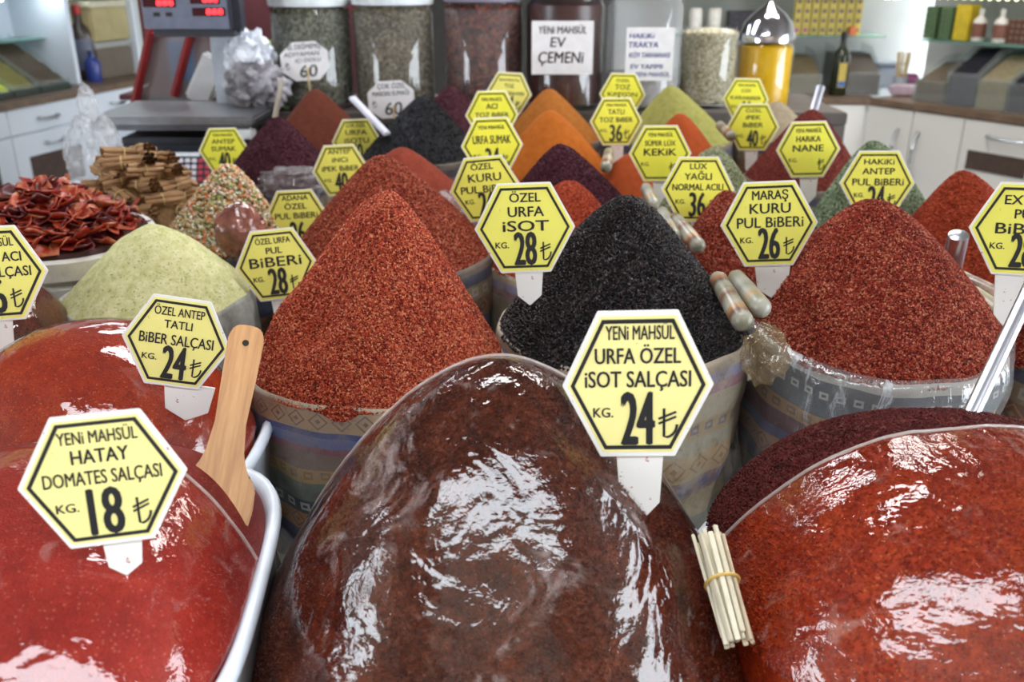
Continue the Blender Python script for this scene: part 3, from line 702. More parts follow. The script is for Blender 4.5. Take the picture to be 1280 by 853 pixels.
# ------------------------------------------------------------------ display table and raised back bench
TW = plain('painted display boards', (.10, .085, .075), .7, var=.3, nscale=8)
o = empty('display_table', (0, 1.7, 0), label='dark wooden display table under all the spice bags', cat='table')
k = 0
for i in range(16):
    bx('board', (-2.1+i*.28, 0, TABLE_Z-.02), (.274, 2.6, .04), TW, o, .004)
for x in (-2.0, 0, 2.0):
    for y in (-1.2, 1.2): bx('leg', (x, y, .35), (.07, .07, .7), TW, o)
BEN = 1.165
o = empty('back_bench', (.03, 3.32, 0), label='raised dark bench carrying the row of large jars', cat='bench')
bx('bench_top', (0, 0, BEN-.02), (2.14, .5, .04), TW, o, .004)
for x in (-.95, -.33, .33, .95): bx('bench_leg', (x, .2, BEN/2-.02), (.05, .05, BEN-.04), TW, o)
bx('front_board', (0, -.23, BEN-.22), (2.14, .02, .4), TW, o)

# ------------------------------------------------------------------ large jars on the bench
def jar(px, wpx, top_py, Y, mat, label, lid=True, fill=1.07, cap=None, base=BEN, kind='jar', signs=None, clear=.10, opencol=None, bits=None):
    d = Y*CP + (CAMZ-1.3)*SP; r = wpx*d/F/2; x = (px-640)/F*d; ztop = V(px, top_py, Y-r).z; h = ztop-base
    o = empty('glass_jar', (x, Y, base+.001), label=label, cat='jar')
    bm = bmesh.new(); lathe(bm, [(r*.9, 0), (r, .012), (r, h*.90), (r*.92, h*.94), (r*.92, h)], 40, cap=False)
    bmesh.ops.holes_fill(bm, edges=[e for e in bm.edges if e.is_boundary and e.verts[0].co.z < .001])
    link('jar_glass', mk('jar_glass', bm, glassy('jar glass %.2f' % clear, (.95, .97, .98), clear*.5)), o)
    bm = bmesh.new(); lathe(bm, [(r*.86, .012), (r*.95, .02), (r*.95, h*fill*.86), (r*.8, h*fill*.9), (0, h*fill*.93)], 36)
    me = mk('jar_content', bm, mat); c = link('jar_content', me, o); c['kind'] = 'stuff'
    if bits:
        nb, bs, bm_ = bits; g = np.random.RandomState(seed()); a = g.uniform(-pi, .2, nb) ; z = g.uniform(.02, h*fill*.88, nb); n_ = np.stack([np.cos(a), np.sin(a), 0*a], 1)
        c0 = n_*(r*.955)[None] if False else n_*r*.955; c0[:, 2] = z
        r1 = g.normal(size=(nb, 3)); r1 -= n_*np.sum(r1*n_, 1, keepdims=True)*.8; r1 /= np.linalg.norm(r1, axis=1, keepdims=True); r2 = np.cross(n_, r1); s_ = bs*g.uniform(.5, 1.2, (nb, 1))
        Vv = np.stack([c0-r1*s_, c0-r2*s_*.4, c0+r1*s_, c0+r2*s_*.4+n_*.002], 1).reshape(-1, 3); b = np.arange(nb)*4
        me = np_mesh('flakes', Vv, np.stack([b, b+1, b+2, b+3], 1), bm_, rnd=np.repeat(g.uniform(.01, 1, nb), 4), smooth=False)
        link('flakes', me, o)['kind'] = 'stuff'
    if lid:
        bm = bmesh.new(); lathe(bm, [(r*1.0, h-.008), (r*1.02, h), (r*1.02, h+.022), (r*.98, h+.028), (0, h+.03)], 36)
        link('lid', mk('lid', bm, lid), o)
    return o, r, h
LIDW = plain('white plastic lid', (.74, .80, .84), .35)
HERB = grain('dried herb', [(.02, .02, .01), (.07, .07, .04), (.14, .14, .085), (.27, .27, .20)], scale=110)
HERB2 = grain('grey green leaves', [(.035, .025, .012), (.10, .075, .035), (.17, .13, .07), (.30, .26, .18)], scale=120)
PEPJ = grain('dried chilli', [(.02, .006, .006), (.07, .015, .012), (.14, .025, .015), (.25, .07, .04)], scale=90)
DKJ = plain('dark paste', (.055, .012, .009), .3, var=.3, nscale=20)
GREYJ = plain('grey roots', (.26, .24, .25), .6, var=.3, nscale=12)
RICE = grain('pale seeds', [(.25, .2, .11), (.5, .44, .28), (.66, .6, .42), (.8, .76, .6)], scale=140)
jar(392, 97, 6, 3.22, HERB, 'glass jar of grey-green herbs with white lid, first from the left', LIDW, bits=(2600, .012, HERB))
jar(494, 99, 4, 3.22, HERB2, 'glass jar of brownish leaves with white lid, second from the left', LIDW, bits=(2600, .010, HERB2))
jar(605, 96, 0, 3.22, PEPJ, 'glass jar full of dark red dried chillies', plain('purple grey lid', (.25, .22, .32), .35), bits=(2200, .014, PEPJ))
j4, r4, h4 = jar(705, 98, -4, 3.22, DKJ, 'glass jar of dark brown paste carrying the larger white paper sign', plain('dark brown lid', (.10, .03, .03), .4), clear=.03)
j5, r5, h5 = jar(803, 92, -6, 3.22, GREYJ, 'clear jar of grey roots carrying the smaller paper sign', plain('clear grey lid', (.4, .4, .45), .3), fill=.35, clear=.28)
j6, r6, h6 = jar(885, 70, 36, 3.25, RICE, 'open jar heaped with pale cream seeds, right of the paper signs', None, fill=1.07, clear=.05, bits=(3500, .006, RICE))
# yellow jar with chrome dome
o, r7, h7 = jar(956, 68, 52, 3.3, plain('bright yellow liquid', (.85, .48, .003), .25, var=.05), 'yellow jar with a chrome dome lid at the right end of the row', None, fill=1.05, clear=.0, base=BEN-.02)
bm = bmesh.new(); lathe(bm, [(r7*1.0, 0), (r7*1.0, .02), (r7*.95, .028), (r7*.85, .06), (r7*.55, .09), (r7*.2, .115), (.008, .13), (.012, .145), (0, .155)], 36)
link('chrome_dome', mk('chrome_dome', bm, plain('chrome', (.75, .76, .85), .12, 1.0, var=.02)), o, (0, 0, h7-.005))
def paper(px, py, wpx, hpx, Y, lines, label, rot=0, ink=None):
    c = V(px, py, Y); d = Y*CP+(CAMZ-c.z)*SP; w_ = wpx*d/F; h = hpx*d/F
    o = empty('paper_sign', c, (pi/2-R_(2), 0, 0), label=label, cat='sign'); o.rotation_euler = (pi/2, R_(0), 0)
    bx('paper_sheet', (0, 0, 0), (w_, h, .002), PAPER, o, .0005)
    bm = bmesh.new()
    for s_, x, y, lw, lh in lines: add_text(bm, s_, x*w_, y*h, lw*w_, lh*h, .0022, bold=.012, shear=.1)
    link('lettering', mk('lettering', bm, ink or M_BLACK, False), o); return o
yf = 3.22-r4-.008
paper(703, 60, 77, 64, yf, [('YENi MAHSÜL', 0, .27, .78, .14), ('EV', -.07, .02, .26, .19), ('ÇEMENi', -.02, -.28, .74, .22)], 'white paper sign with three handwritten lines on the dark paste jar')
paper(812, 68, 60, 64, yf, [('HAKiKi', -.18, .30, .52, .10), ('TRAKYA', -.14, .13, .62, .11), ('KÖY TARHANASI', 0, -.06, .85, .10), ('EV YAPIMI', -.05, -.27, .68, .09), ('YENi MAHSÜL', .08, -.42, .72, .09)], 'smaller white paper sign with five blue handwritten lines', ink=plain('blue ink', (.05, .07, .28), .6))
def octo(px, py, wpx, rot, lines, label, d):
    a = wpx*d/F/2; c = P(px, py, d); o = empty('octagonal_tag', c, label=label, cat='sign')
    o.rotation_euler = (Matrix.Rotation(pi/2-R_(8), 4, 'X') @ Matrix.Rotation(R_(rot), 4, 'Z')).to_euler()
    bm = bmesh.new(); poly = [(-.45, .88), (.5, .88), (1, .42), (1, -.35), (.55, -.85), (-.45, -.85), (-1, -.4), (-1, .38)]
    prism(bm, [(x*a, y*a*.9) for x, y in poly], -.0015, .0015); link('octagon_plate', mk('octagon_plate', bm, PAPER, bevel=.0005), o)
    bm = bmesh.new()
    for s_, x, y, lw, lh in lines: add_text(bm, s_, x*a, y*a, lw*a, lh*a, .0022, bold=.012, shear=.12)
    lira(bm, -.72*a, -.3*a, .3*a, .0022)
    link('lettering', mk('lettering', bm, M_BLACK, False), o)
    bm = bmesh.new(); tube(bm, [(.08*a, -.3*a, .005), (.08*a, -1.5*a, .0)], .003, 6); tube(bm, [(.06*a, -.25*a, .003), (.1*a, -.35*a, .003)], .004, 6)
    link('wooden_stick', mk('wooden_stick', bm, plain('pale wood', (.6, .48, .26), .6)), o)
octo(381, 77, 60, 4, [('EL DEĞMEMiŞ', .05, .50, 1.4, .2), ('ADIYAMAN', -.1, .22, 1.5, .18), ('iÇi DOLU', .15, -.02, 1.1, .16), ('60', .12, -.62, .75, .5)], 'white octagonal tag on a stick in front of the grey-green herb jar', 2.95)
octo(489, 125, 58, 3, [('ÇOK ÖZEL', .05, .48, 1.2, .22), ('MARDiN SUMAĞI', .0, .18, 1.6, .2), ('60', .08, -.62, .75, .55)], 'white octagonal tag on a stick left of the black spice heap', 2.85)

# ------------------------------------------------------------------ weighing scale and red framed case
Ys = 3.0
c = G(236, 150, 1.15)
so = empty('weighing_scale', (V(236, 150, 2.95).x, 2.98, TABLE_Z), label='electronic weighing scale with steel platform, grey post and red digits', cat='scale')
def rel(p): return Vector(p)-so.location
zpl = V(236, 140, 2.9).z
DG = DARKP
bx('base_body', (0, .03, (zpl-.07-TABLE_Z)/2), (.40, .36, zpl-.07-TABLE_Z), DG, so, .02)
pf = bx('platform', (0, 0, zpl-TABLE_Z-.012), (.50, .38, .024), plain('worn steel', (.34, .35, .37), .3, .9), so, .008)
bx('platform_rim', (0, -.0, -.02), (.47, .355, .02), plain('dark steel', (.15, .15, .17), .35, .8), pf, .004)
for s_, xx in ((-1, -.205), (1, .215)): bx('white_foot', (xx, -.165, zpl-TABLE_Z-.05), (.055, .04, .035), plain('white rubber', (.75, .78, .8), .5), so, .008)
kp = bx('keypad_panel', (.0, -.24, zpl-TABLE_Z-.155), (.40, .012, .13), plain('dark blue panel', (.03, .05, .09), .3), so, .004, rx=R_(-28))
KEYW = plain('pale key', (.72, .68, .74), .4); KEYR = plain('red key', (.5, .06, .08), .4)
for r in range(4):
    for k in range(7): bx('key', (-.01+k*.020, -.008, .034-r*.019), (.015, .006, .014), KEYR if k > 4 else KEYW, kp, .002)
bx('price_list_panel', (-.11, -.0075, -.004), (.1, .003, .10), plain('white sticker', (.75, .8, .85), .4), kp, .001)
bx('sticker_strip', (.02, -.0075, .053), (.13, .003, .012), plain('white sticker', (.75, .8, .85), .4), kp, .001)
pt = rel(V(281, 85, 3.12)); pb = rel(V(284, 128, 3.12)); ptp = rel(V(279, 30, 3.12))
bx('post', ((ptp.x+pb.x)/2, pb.y, (ptp.z+pb.z)/2), (.075, .04, ptp.z-pb.z+.05), plain('pale grey post', (.60, .66, .74), .35), so, .006)
hc = rel(V(241, 3, 3.02)); HD = bx('display_head', tuple(hc), (.30, .10, .20), DARKP, so, .025)
bx('display_face', (-.01, -.052, .0), (.26, .006, .15), plain('slate display face', (.16, .18, .25), .35), HD, .01)
LEDR = glow('red digit glow', (1, .03, .04), 6); DKR = plain('dark red window', (.05, .008, .012), .2)
fz = -.056
for (px, py, n_, ww) in ((207, 3, 3, .10), (263, -1, 3, .09), (268, 14, 3, .10)):
    q = rel(V(px, py, 3.02))-hc; bx('digit_window', (q.x, fz, q.z), (ww, .003, .024), DKR, HD, .001)
    bm = bmesh.new(); add_text(bm, '888', ww*.18, -.007, ww*.52, .016, 0, bold=.03)
    link('red_digits', mk('red_digits', bm, LEDR, False), HD, (q.x, fz-.0025, q.z), (pi/2, 0, 0))
for px in (204, 219):
    q = rel(V(px, 17, 3.02))-hc; bx('dark_print', (q.x, fz, q.z), (.02, .002, .012), M_BLACK, HD, .0005)
bx('display_neck', tuple(rel(V(273, 34, 3.05))), (.15, .07, .05), DARKP, so, .012)
bx('maker_plate', tuple(rel(V(274, 34, 3.0))), (.07, .004, .018), plain('white sticker', (.75, .8, .85), .4), so, .001)
# red framed glass case behind the scale
ro = empty('red_case', V(230, 100, 3.5)*1.0, label='glass display case with a slanted dark red frame behind the scale', cat='display case')
ro.location.z = 1.17
def rr(px, py, Y): return V(px, py, Y)-ro.location
RF = plain('dark red metal', (.25, .018, .02), .4)
bm = bmesh.new()
YA = 3.45
for a, b in (((168, 132), (188, 42)), ((188, 42), (262, 40)), ((262, 40), (300, 120)), ((188, 42), (200, 20)), ((218, 120), (238, 45))):
    tube(bm, [rr(*a, YA), rr(*b, YA)], .016, 6)
link('red_frame', mk('red_frame', bm, RF), ro)
bm = bmesh.new(); bm.faces.new([bm.verts.new(rr(px, py, YA+.02)) for px, py in ((170, 130), (190, 45), (262, 43), (298, 120))]); link('glass_pane', mk('glass_pane', bm, glassy('dim glass', (.55, .55, .57), .35), False), ro)
bx('case_back', (0.0, .35, .2), (.52, .03, .7), plain('dark maroon back', (.10, .02, .025), .6), ro)
bx('case_floor', (0.0, .18, -.01), (.5, .36, .02), plain('dark maroon back', (.10, .02, .025), .6), ro)
bx('case_stand', (0.0, .2, -.60), (.44, .3, 1.13), plain('dark maroon back', (.10, .02, .025), .6), ro)
q = V(233, 118, 3.6); bottle('water_bottle', (q.x, q.y, 1.17), .32, .045, glassy('water bottle', (.75, .82, .9), .3), plain('white rubber', (.75, .78, .8), .5), 'clear water bottle with blue label inside the red case', plain('light blue label', (.08, .25, .55), .4))
q = V(330, 40, 3.85); bx_ = bx('dark_red_cabinet', (q.x+.03, 4.15, .85), (.75, .3, 1.7), plain('dark maroon back', (.10, .02, .025), .6), bevel=.01); props(bx_, 'dark maroon cabinet standing behind the scale and the first jar', 'cabinet')
q = V(345, 40, 3.52); bx_ = bx('green_packet', (q.x, 3.52, BEN+.102), (.05, .03, .2), plain('lime packet', (.25, .42, .06), .4), bevel=.006); props(bx_, 'lime green packet showing left of the first jar', 'packet')
# plastic bags with paper behind the post
CL = film('crinkled clear bag', .1, 30, .8, .30, (.75, .77, .82), (1, 1, 1), .5, 30)
props(bx('paper_bag', V(258, 100, 3.22), (.085, .03, .17), PAPER, None, .008, ry=R_(30)), 'folded white paper bag leaning left of the scale post', 'bag')
crumple('plastic_bag', V(313, 75, 3.1), .085, plain('white plastic film', (.70, .74, .82), .25, var=.1), 'crumpled white plastic bag between the scale post and the first jar', 'bag', sc=(.8, .6, .9), sd=7, amp=.55, fr=16)
crumple('plastic_bag', V(322, 108, 3.05), .10, plain('grey plastic bag', (.25, .24, .27), .25, var=.6, nscale=16), 'grey plastic bag of something dark right of the scale post', 'bag', sc=(.85, .6, .7), sd=8, amp=.5, fr=14)
bm = bmesh.new(); tube(bm, [V(352, 100, 2.85), V(343, 152, 2.8)], [.007, .009], 8); props(link('wooden_stick', mk('wooden_stick', bm, plain('grey wood', (.33, .29, .24), .7))), 'grey wooden stick standing left of the brown heap', 'stick')
# clear bag standing left of the scale
o = crumple('plastic_bag', V(122, 205, 2.62), .105, film('wrinkled bag', .08, 40, .9, .28, (.72, .75, .8), (1, 1, .6), .55, 26), 'knotted clear plastic bag standing left of the cinnamon', 'bag', sc=(.72, .6, 1.25), sd=12, amp=.3)
crumple('bag_knot', (.0, 0, .15), .05, CL, None, None, sc=(.5, .5, 1.3), sd=2, amp=.4, sub=3, parent=o)

q = P(122, 205, 2.62); hz = q.z-.105*1.12-TABLE_Z
props(bx('pale_crate', (q.x, q.y, TABLE_Z+hz/2), (.17, .14, hz-.002), plain('pale green plastic', (.42, .52, .42), .4), None, .01), 'pale green plastic crate under the knotted clear bag', 'crate')
# ------------------------------------------------------------------ spice heaps in cloth bags
BL = [(0, (.33, .25, .17), None), (.022, (.40, .28, .17), ('diamond', (.12, .08, .08))), (.050, (.07, .09, .22), None), (.058, (.13, .15, .30), None), (.072, (.24, .10, .13), None), (.082, (.20, .14, .11), None),
      (.105, (.36, .22, .09), ('stair', (.2, .12, .06))), (.125, (.14, .16, .13), None), (.155, (.05, .07, .08), ('stair', (.5, .48, .42))), (.178, (.38, .19, .08), ('diamond', (.13, .07, .05))), (.208, (.08, .08, .16), None), (.25, (.12, .10, .09), None), (.29, (.22, .2, .15), None)]
BM_ = [(0, (.36, .28, .2), None), (.03, (.24, .22, .36), None), (.045, (.28, .14, .17), None), (.06, (.34, .30, .22), None), (.10, (.33, .24, .13), ('stair', (.10, .12, .22))), (.125, (.30, .27, .20), None), (.15, (.36, .25, .14), ('diamond', (.2, .14, .1))), (.19, (.20, .12, .13), ('stair', (.08, .12, .28))), (.225, (.33, .26, .16), None), (.27, (.2, .2, .17), None)]
BR = [(0, (.34, .32, .28), None), (.03, (.05, .06, .07), None), (.042, (.07, .08, .09), ('stair', (.45, .45, .42))), (.062, (.06, .08, .09), None), (.085, (.34, .18, .06), ('stair', (.12, .07, .04))), (.108, (.12, .03, .045), None), (.14, (.08, .08, .18), None), (.16, (.36, .18, .09), ('diamond', (.14, .07, .05))), (.195, (.10, .09, .12), None), (.24, (.3, .22, .15), None)]
KL = kilim('kilim cloth left', BL, .30); KM = kilim('kilim cloth middle', BM_, .42, (.42, .38, .30)); KR = kilim('kilim cloth right', BR, .10)
KD = kilim('kilim cloth dark', [(0, (.12, .09, .07), None), (.03, (.05, .05, .08), None), (.05, (.2, .14, .08), ('stair', (.3, .28, .25))), (.08, (.16, .08, .05), ('diamond', (.35, .2, .1))), (.12, (.04, .05, .09), None), (.16, (.22, .12, .06), ('diamond', (.07, .05, .04))), (.2, (.05, .05, .06), None)], .1)
BAGP = film('clear bag plastic', .06, 24, .8, .10, (.72, .74, .77), (1, 1, .28), .42, 20)
RED = grain('red pepper flakes', [(.10, .010, .006), (.26, .028, .014), (.38, .050, .022), (.50, .10, .045), (.62, .24, .12)])
RED2 = grain('dark red pepper flakes', [(.07, .007, .005), (.17, .015, .009), (.27, .028, .015), (.38, .06, .03), (.52, .2, .11)])
BLK = grain('black isot pepper', [(.002, .002, .003), (.004, .0035, .005), (.008, .006, .008), (.016, .012, .013), (.06, .04, .035)], rough=.36, spec=.35)
RED3 = grain('darker red pepper flakes', [(.08, .008, .005), (.19, .020, .010), (.28, .035, .016), (.37, .07, .03), (.48, .18, .09)])  # darker mix of the red flakes for the heap behind
ORR = grain('orange red pepper', [(.16, .016, .006), (.30, .035, .012), (.40, .055, .018), (.48, .09, .03)])
BRK = powder('brick red powder', [(.15, .024, .012), (.20, .034, .017), (.25, .045, .023)])
PUR = grain('purple sumac', [(.022, .006, .010), (.045, .010, .017), (.07, .017, .027), (.11, .035, .05)], rough=.8, spec=.15)
MUL = grain('minced deep red', [(.07, .01, .008), (.12, .018, .013), (.17, .028, .02), (.24, .05, .03)], rough=.8)
BLK2 = grain('black spice', [(.002, .002, .004), (.005, .005, .008), (.010, .010, .014), (.03, .03, .035)], rough=.6)
OR1 = powder('orange turmeric mix', [(.30, .075, .006), (.36, .095, .009), (.42, .115, .013)])
OR2 = powder('ochre spice powder', [(.25, .08, .012), (.30, .10, .016), (.35, .125, .022)])
OR3 = powder('paprika powder', [(.26, .045, .008), (.31, .055, .011), (.36, .068, .014)])
YG = powder('yellow green powder', [(.20, .19, .045), (.25, .24, .065), (.30, .29, .09)])
TAN = powder('sandy powder', [(.22, .18, .12), (.27, .22, .15), (.33, .27, .19)])
MINT = grain('dried mint', [(.06, .09, .045), (.15, .21, .12), (.26, .33, .21), (.40, .46, .32)], scale=260)
THY = grain('dried thyme', [(.12, .14, .06), (.26, .29, .16), (.38, .41, .26), (.52, .54, .38)], scale=260)
BRN = powder('brown red powder', [(.075, .017, .009), (.095, .022, .011), (.12, .03, .015)])
PALE = powder('pale yellow green seasoning', [(.40, .40, .16), (.56, .54, .27), (.68, .65, .40)], speck=(.22, .25, .10))

heap('A', 'pepper_flake_heap', 'bright red pepper flake heap at centre left, tall twin ridge and scooped hollow in front', (482, 238), 472, 1.36, .186, 1.068, RED, ('cone', .17, 1.0), flakes=46000, fs=.0030, noise=(.009, 17),
     dents=((-.055, -.075, .040, .055), (.035, -.055, .032, -.030), (-.125, -.045, .03, -.018), (.01, -.012, .016, .012)), bag=('spice_bag', KL, 'woven striped bag with diamond bands under the bright red flakes'), nr=90, ns=150)
heap('L', 'black_pepper_flake_heap', 'glossy black flaked pepper heap right of centre, behind the largest yellow tag', (785, 250), 777, 1.42, .188, 1.088, BLK, ('cone', .22, .93), flakes=26000, fs=.0042, noise=(.006, 20),
     bag=('spice_bag', KM, 'faded ochre and lilac woven bag holding the black flakes'), nr=80, ns=140)
heap('S', 'pepper_flake_heap', 'dark red pepper flake heap at right in the plastic covered bag', (1092, 251), 1092, 1.40, .187, 1.105, RED2, ('cone', .27, .92), flakes=42000, fs=.0029, noise=(.005, 18), tilt=.16,
     bag=('spice_bag', KR, 'dark striped woven bag wrapped in clear plastic at right', BAGP), nr=80, ns=140)
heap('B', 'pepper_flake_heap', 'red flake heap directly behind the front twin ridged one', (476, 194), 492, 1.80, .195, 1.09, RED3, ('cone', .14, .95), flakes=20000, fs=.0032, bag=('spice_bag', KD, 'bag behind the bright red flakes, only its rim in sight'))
heap('C', 'spice_powder_heap', 'smooth brick red powder heap behind the red flakes, left of the black heap', (502, 184), 505, 2.12, .165, 1.10, BRK, ('cone', .16, .95), noise=(.002, 14), bag=('spice_bag', KD, 'bag of brick red powder hidden behind the flakes'))
heap('D', 'black_spice_heap', 'dull black spice heap behind the brick red one, beside the octagonal tag', (530, 119), 528, 2.55, .165, 1.12, BLK2, ('cone', .13, .95), flakes=6000, fs=.0035, noise=(.003, 14), bag=('spice_bag', KD, 'bag of the dull black spice'))
heap('E', 'sumac_heap', 'dark plum sumac heap against the chilli jar', (562, 110), 572, 2.85, .14, 1.14, PUR, ('cone', .16, .95), flakes=4000, fs=.0035, bag=('spice_bag', KD, 'bag of the dark plum sumac at the back'))
heap('F', 'spice_powder_heap', 'brown red powder heap in front of the first jar', (393, 111), 402, 2.78, .15, 1.12, BRN, ('cone', .14, .95), noise=(.002, 14), bag=('spice_bag', KD, 'bag of the brown red powder at the back'))
heap('G', 'sumac_heap', 'purple sumac heap right of the scale keypad', (346, 146), 352, 2.45, .148, 1.09, PUR, ('cone', .14, .95), flakes=7000, fs=.0035, bag=('spice_bag', KD, 'bag of the purple sumac beside the scale'))
heap('H', 'spice_powder_heap', 'ochre orange powder heap at the back below the dark paste jar', (686, 111), 690, 2.82, .15, 1.12, OR2, ('cone', .15, .95), noise=(.002, 14), bag=('spice_bag', KD, 'bag of the ochre orange powder'))
heap('I', 'spice_powder_heap', 'vivid orange powder heap in front of the ochre one', (687, 138), 690, 2.46, .16, 1.10, OR1, ('cone', .16, .95), noise=(.003, 14), bag=('spice_bag', KD, 'bag of the vivid orange powder'))
heap('J', 'sumac_heap', 'purple sumac heap behind the small red heap at centre', (700, 181), 708, 2.10, .15, 1.09, PUR, ('cone', .18, .95), flakes=9000, fs=.0033, bag=('spice_bag', KD, 'bag of the central purple sumac'))
heap('K', 'pepper_flake_heap', 'small orange-red flake heap behind the tag reading URFA ISOT', (712, 228), 705, 1.82, .15, 1.065, ORR, ('cone', .22, .95), flakes=12000, fs=.003, bag=('spice_bag', KM, 'pale cloth bag showing between the two front heaps'))
heap('M', 'spice_powder_heap', 'yellow-green powder heap at the back right of centre', (838, 107), 846, 2.80, .165, 1.12, YG, ('cone', .14, .95), noise=(.002, 14), bag=('spice_bag', KD, 'bag of the yellow-green powder'))
heap('N', 'spice_powder_heap', 'orange paprika heap in front of the yellow-green one', (850, 142), 850, 2.45, .12, 1.11, OR3, ('cone', .22, .95), noise=(.002, 14), bag=('spice_bag', KD, 'bag of the orange paprika'))
heap('N2', 'spice_powder_heap', 'low orange paprika heap left of the tag reading KEKIK', (790, 192), 788, 2.34, .11, 1.08, OR3, ('cone', .25, .95), noise=(.002, 14), bag=('spice_bag', KD, 'bag of the low orange paprika'))
heap('O', 'thyme_heap', 'pale green dried thyme heap behind the tag with price 36', (893, 186), 886, 2.02, .135, 1.07, THY, ('cone', .28, .95), flakes=14000, fs=.0042, flat=.6, bag=('spice_bag', KD, 'bag of pale green thyme'))
heap('P', 'pepper_flake_heap', 'dark red flake heap showing left of the tag with price 26', (908, 238), 912, 1.76, .118, 1.065, RED2, ('cone', .22, .95), flakes=12000, fs=.003, bag=('spice_bag', KD, 'bag of dark red flakes behind the striped scoop handles'))
heap('Q', 'spice_powder_heap', 'deep red powder heap behind the tag reading NANE', (1016, 137), 1004, 2.40, .152, 1.09, MUL, ('cone', .18, .95), flakes=8000, fs=.0028, bag=('spice_bag', KD, 'bag of the deep red powder'))
heap('R', 'dried_mint_heap', 'green dried mint heap right of the tag reading NANE', (1092, 178), 1092, 2.02, .14, 1.07, MINT, ('cone', .26, .95), flakes=16000, fs=.0044, flat=.6, bag=('spice_bag', KD, 'bag of green dried mint'))
heap('T', 'pepper_flake_heap', 'orange-red flake heap at right behind the steel tube', (1204, 215), 1212, 1.84, .158, 1.06, ORR, ('cone', .20, .95), flakes=18000, fs=.003, bag=('spice_bag', KD, 'bag of orange-red flakes behind the steel tube'))
heap('U', 'spice_powder_heap', 'sandy grey powder heap under the yellow jar', (972, 127), 968, 2.78, .12, 1.13, TAN, ('cone', .25, .95), noise=(.002, 14), bag=('spice_bag', KD, 'bag of the sandy grey powder'))
heap('X', 'pepper_flake_heap', 'dark red flake heap cut by the right edge under the tag with price 28', (1330, 345), 1352, 1.45, .155, 1.055, RED2, ('cone', .3, .95), flakes=14000, fs=.003, bag=('spice_bag', KD, 'dark kilim bag at the right edge behind the steel rod'))
heap('Y', 'seasoning_heap', 'pale yellow-green seasoning heap at left behind the orange-red paste', (192, 284), 198, 1.62, .162, 1.065, PALE, ('cone', .42, 1.0), flakes=0, noise=(.007, 30), bag=('spice_bag', plain('grey woven cloth', (.32, .31, .28), .8, var=.4, nscale=30), 'grey cloth bag under the pale yellow-green seasoning'), nr=90, ns=150)
# dried legume mix with grains one can see
MIXM = grain('mixed dried grains', [(.10, .09, .05), (.36, .44, .16), (.66, .20, .07), (.75, .72, .60), (.70, .20, .06), (.48, .52, .26), (.85, .82, .74)], rough=.6, scale=130)
heap('Z', 'dried_legume_heap', 'heap of mixed orange, white and green dried grains left of the yellow tags', (286, 208), 282, 1.98, .128, 1.06, MIXM, ('cone', .20, .95), flakes=5200, fs=.0105, flat=.9, el=1.0, blob=True, bag=('spice_bag', KD, 'bag of the mixed dried grains'))

# ------------------------------------------------------------------ glossy paste mounds
def tub(name, C, rx, ry, zr, label, sq=3.0, depth=.18, rot=0, mat=None):
    ns = 96; th = np.linspace(0, 2*pi, ns, endpoint=False); c, s_ = np.cos(th), np.sin(th); k = 1/((np.abs(c)**sq+np.abs(s_)**sq)**(1/sq)); v = []
    for f, z in [(.90, -depth+.004), (.97, -.02), (.99, -.004), (1.02, .004), (1.05, .003), (1.065, -.006), (1.05, -.014), (1.03, -.02), (.97, -depth), (.5, -depth)]:
        v.append(np.stack([rx*k*f*c, ry*k*f*s_, np.full(ns, z)], 1))
    me = np_mesh(name, np.concatenate(v), grid_faces(len(v), ns), mat or plain('translucent white tub', (.70, .76, .84), .25, var=.06))
    bm = bmesh.new(); bm.from_mesh(me); bmesh.ops.holes_fill(bm, edges=[e for e in bm.edges if e.is_boundary and e.verts[0].co.z < -depth*.9], sides=0); bm.to_mesh(me); bm.free()
    return props(link(name, me, None, C, (0, 0, rot)), label, 'tub')
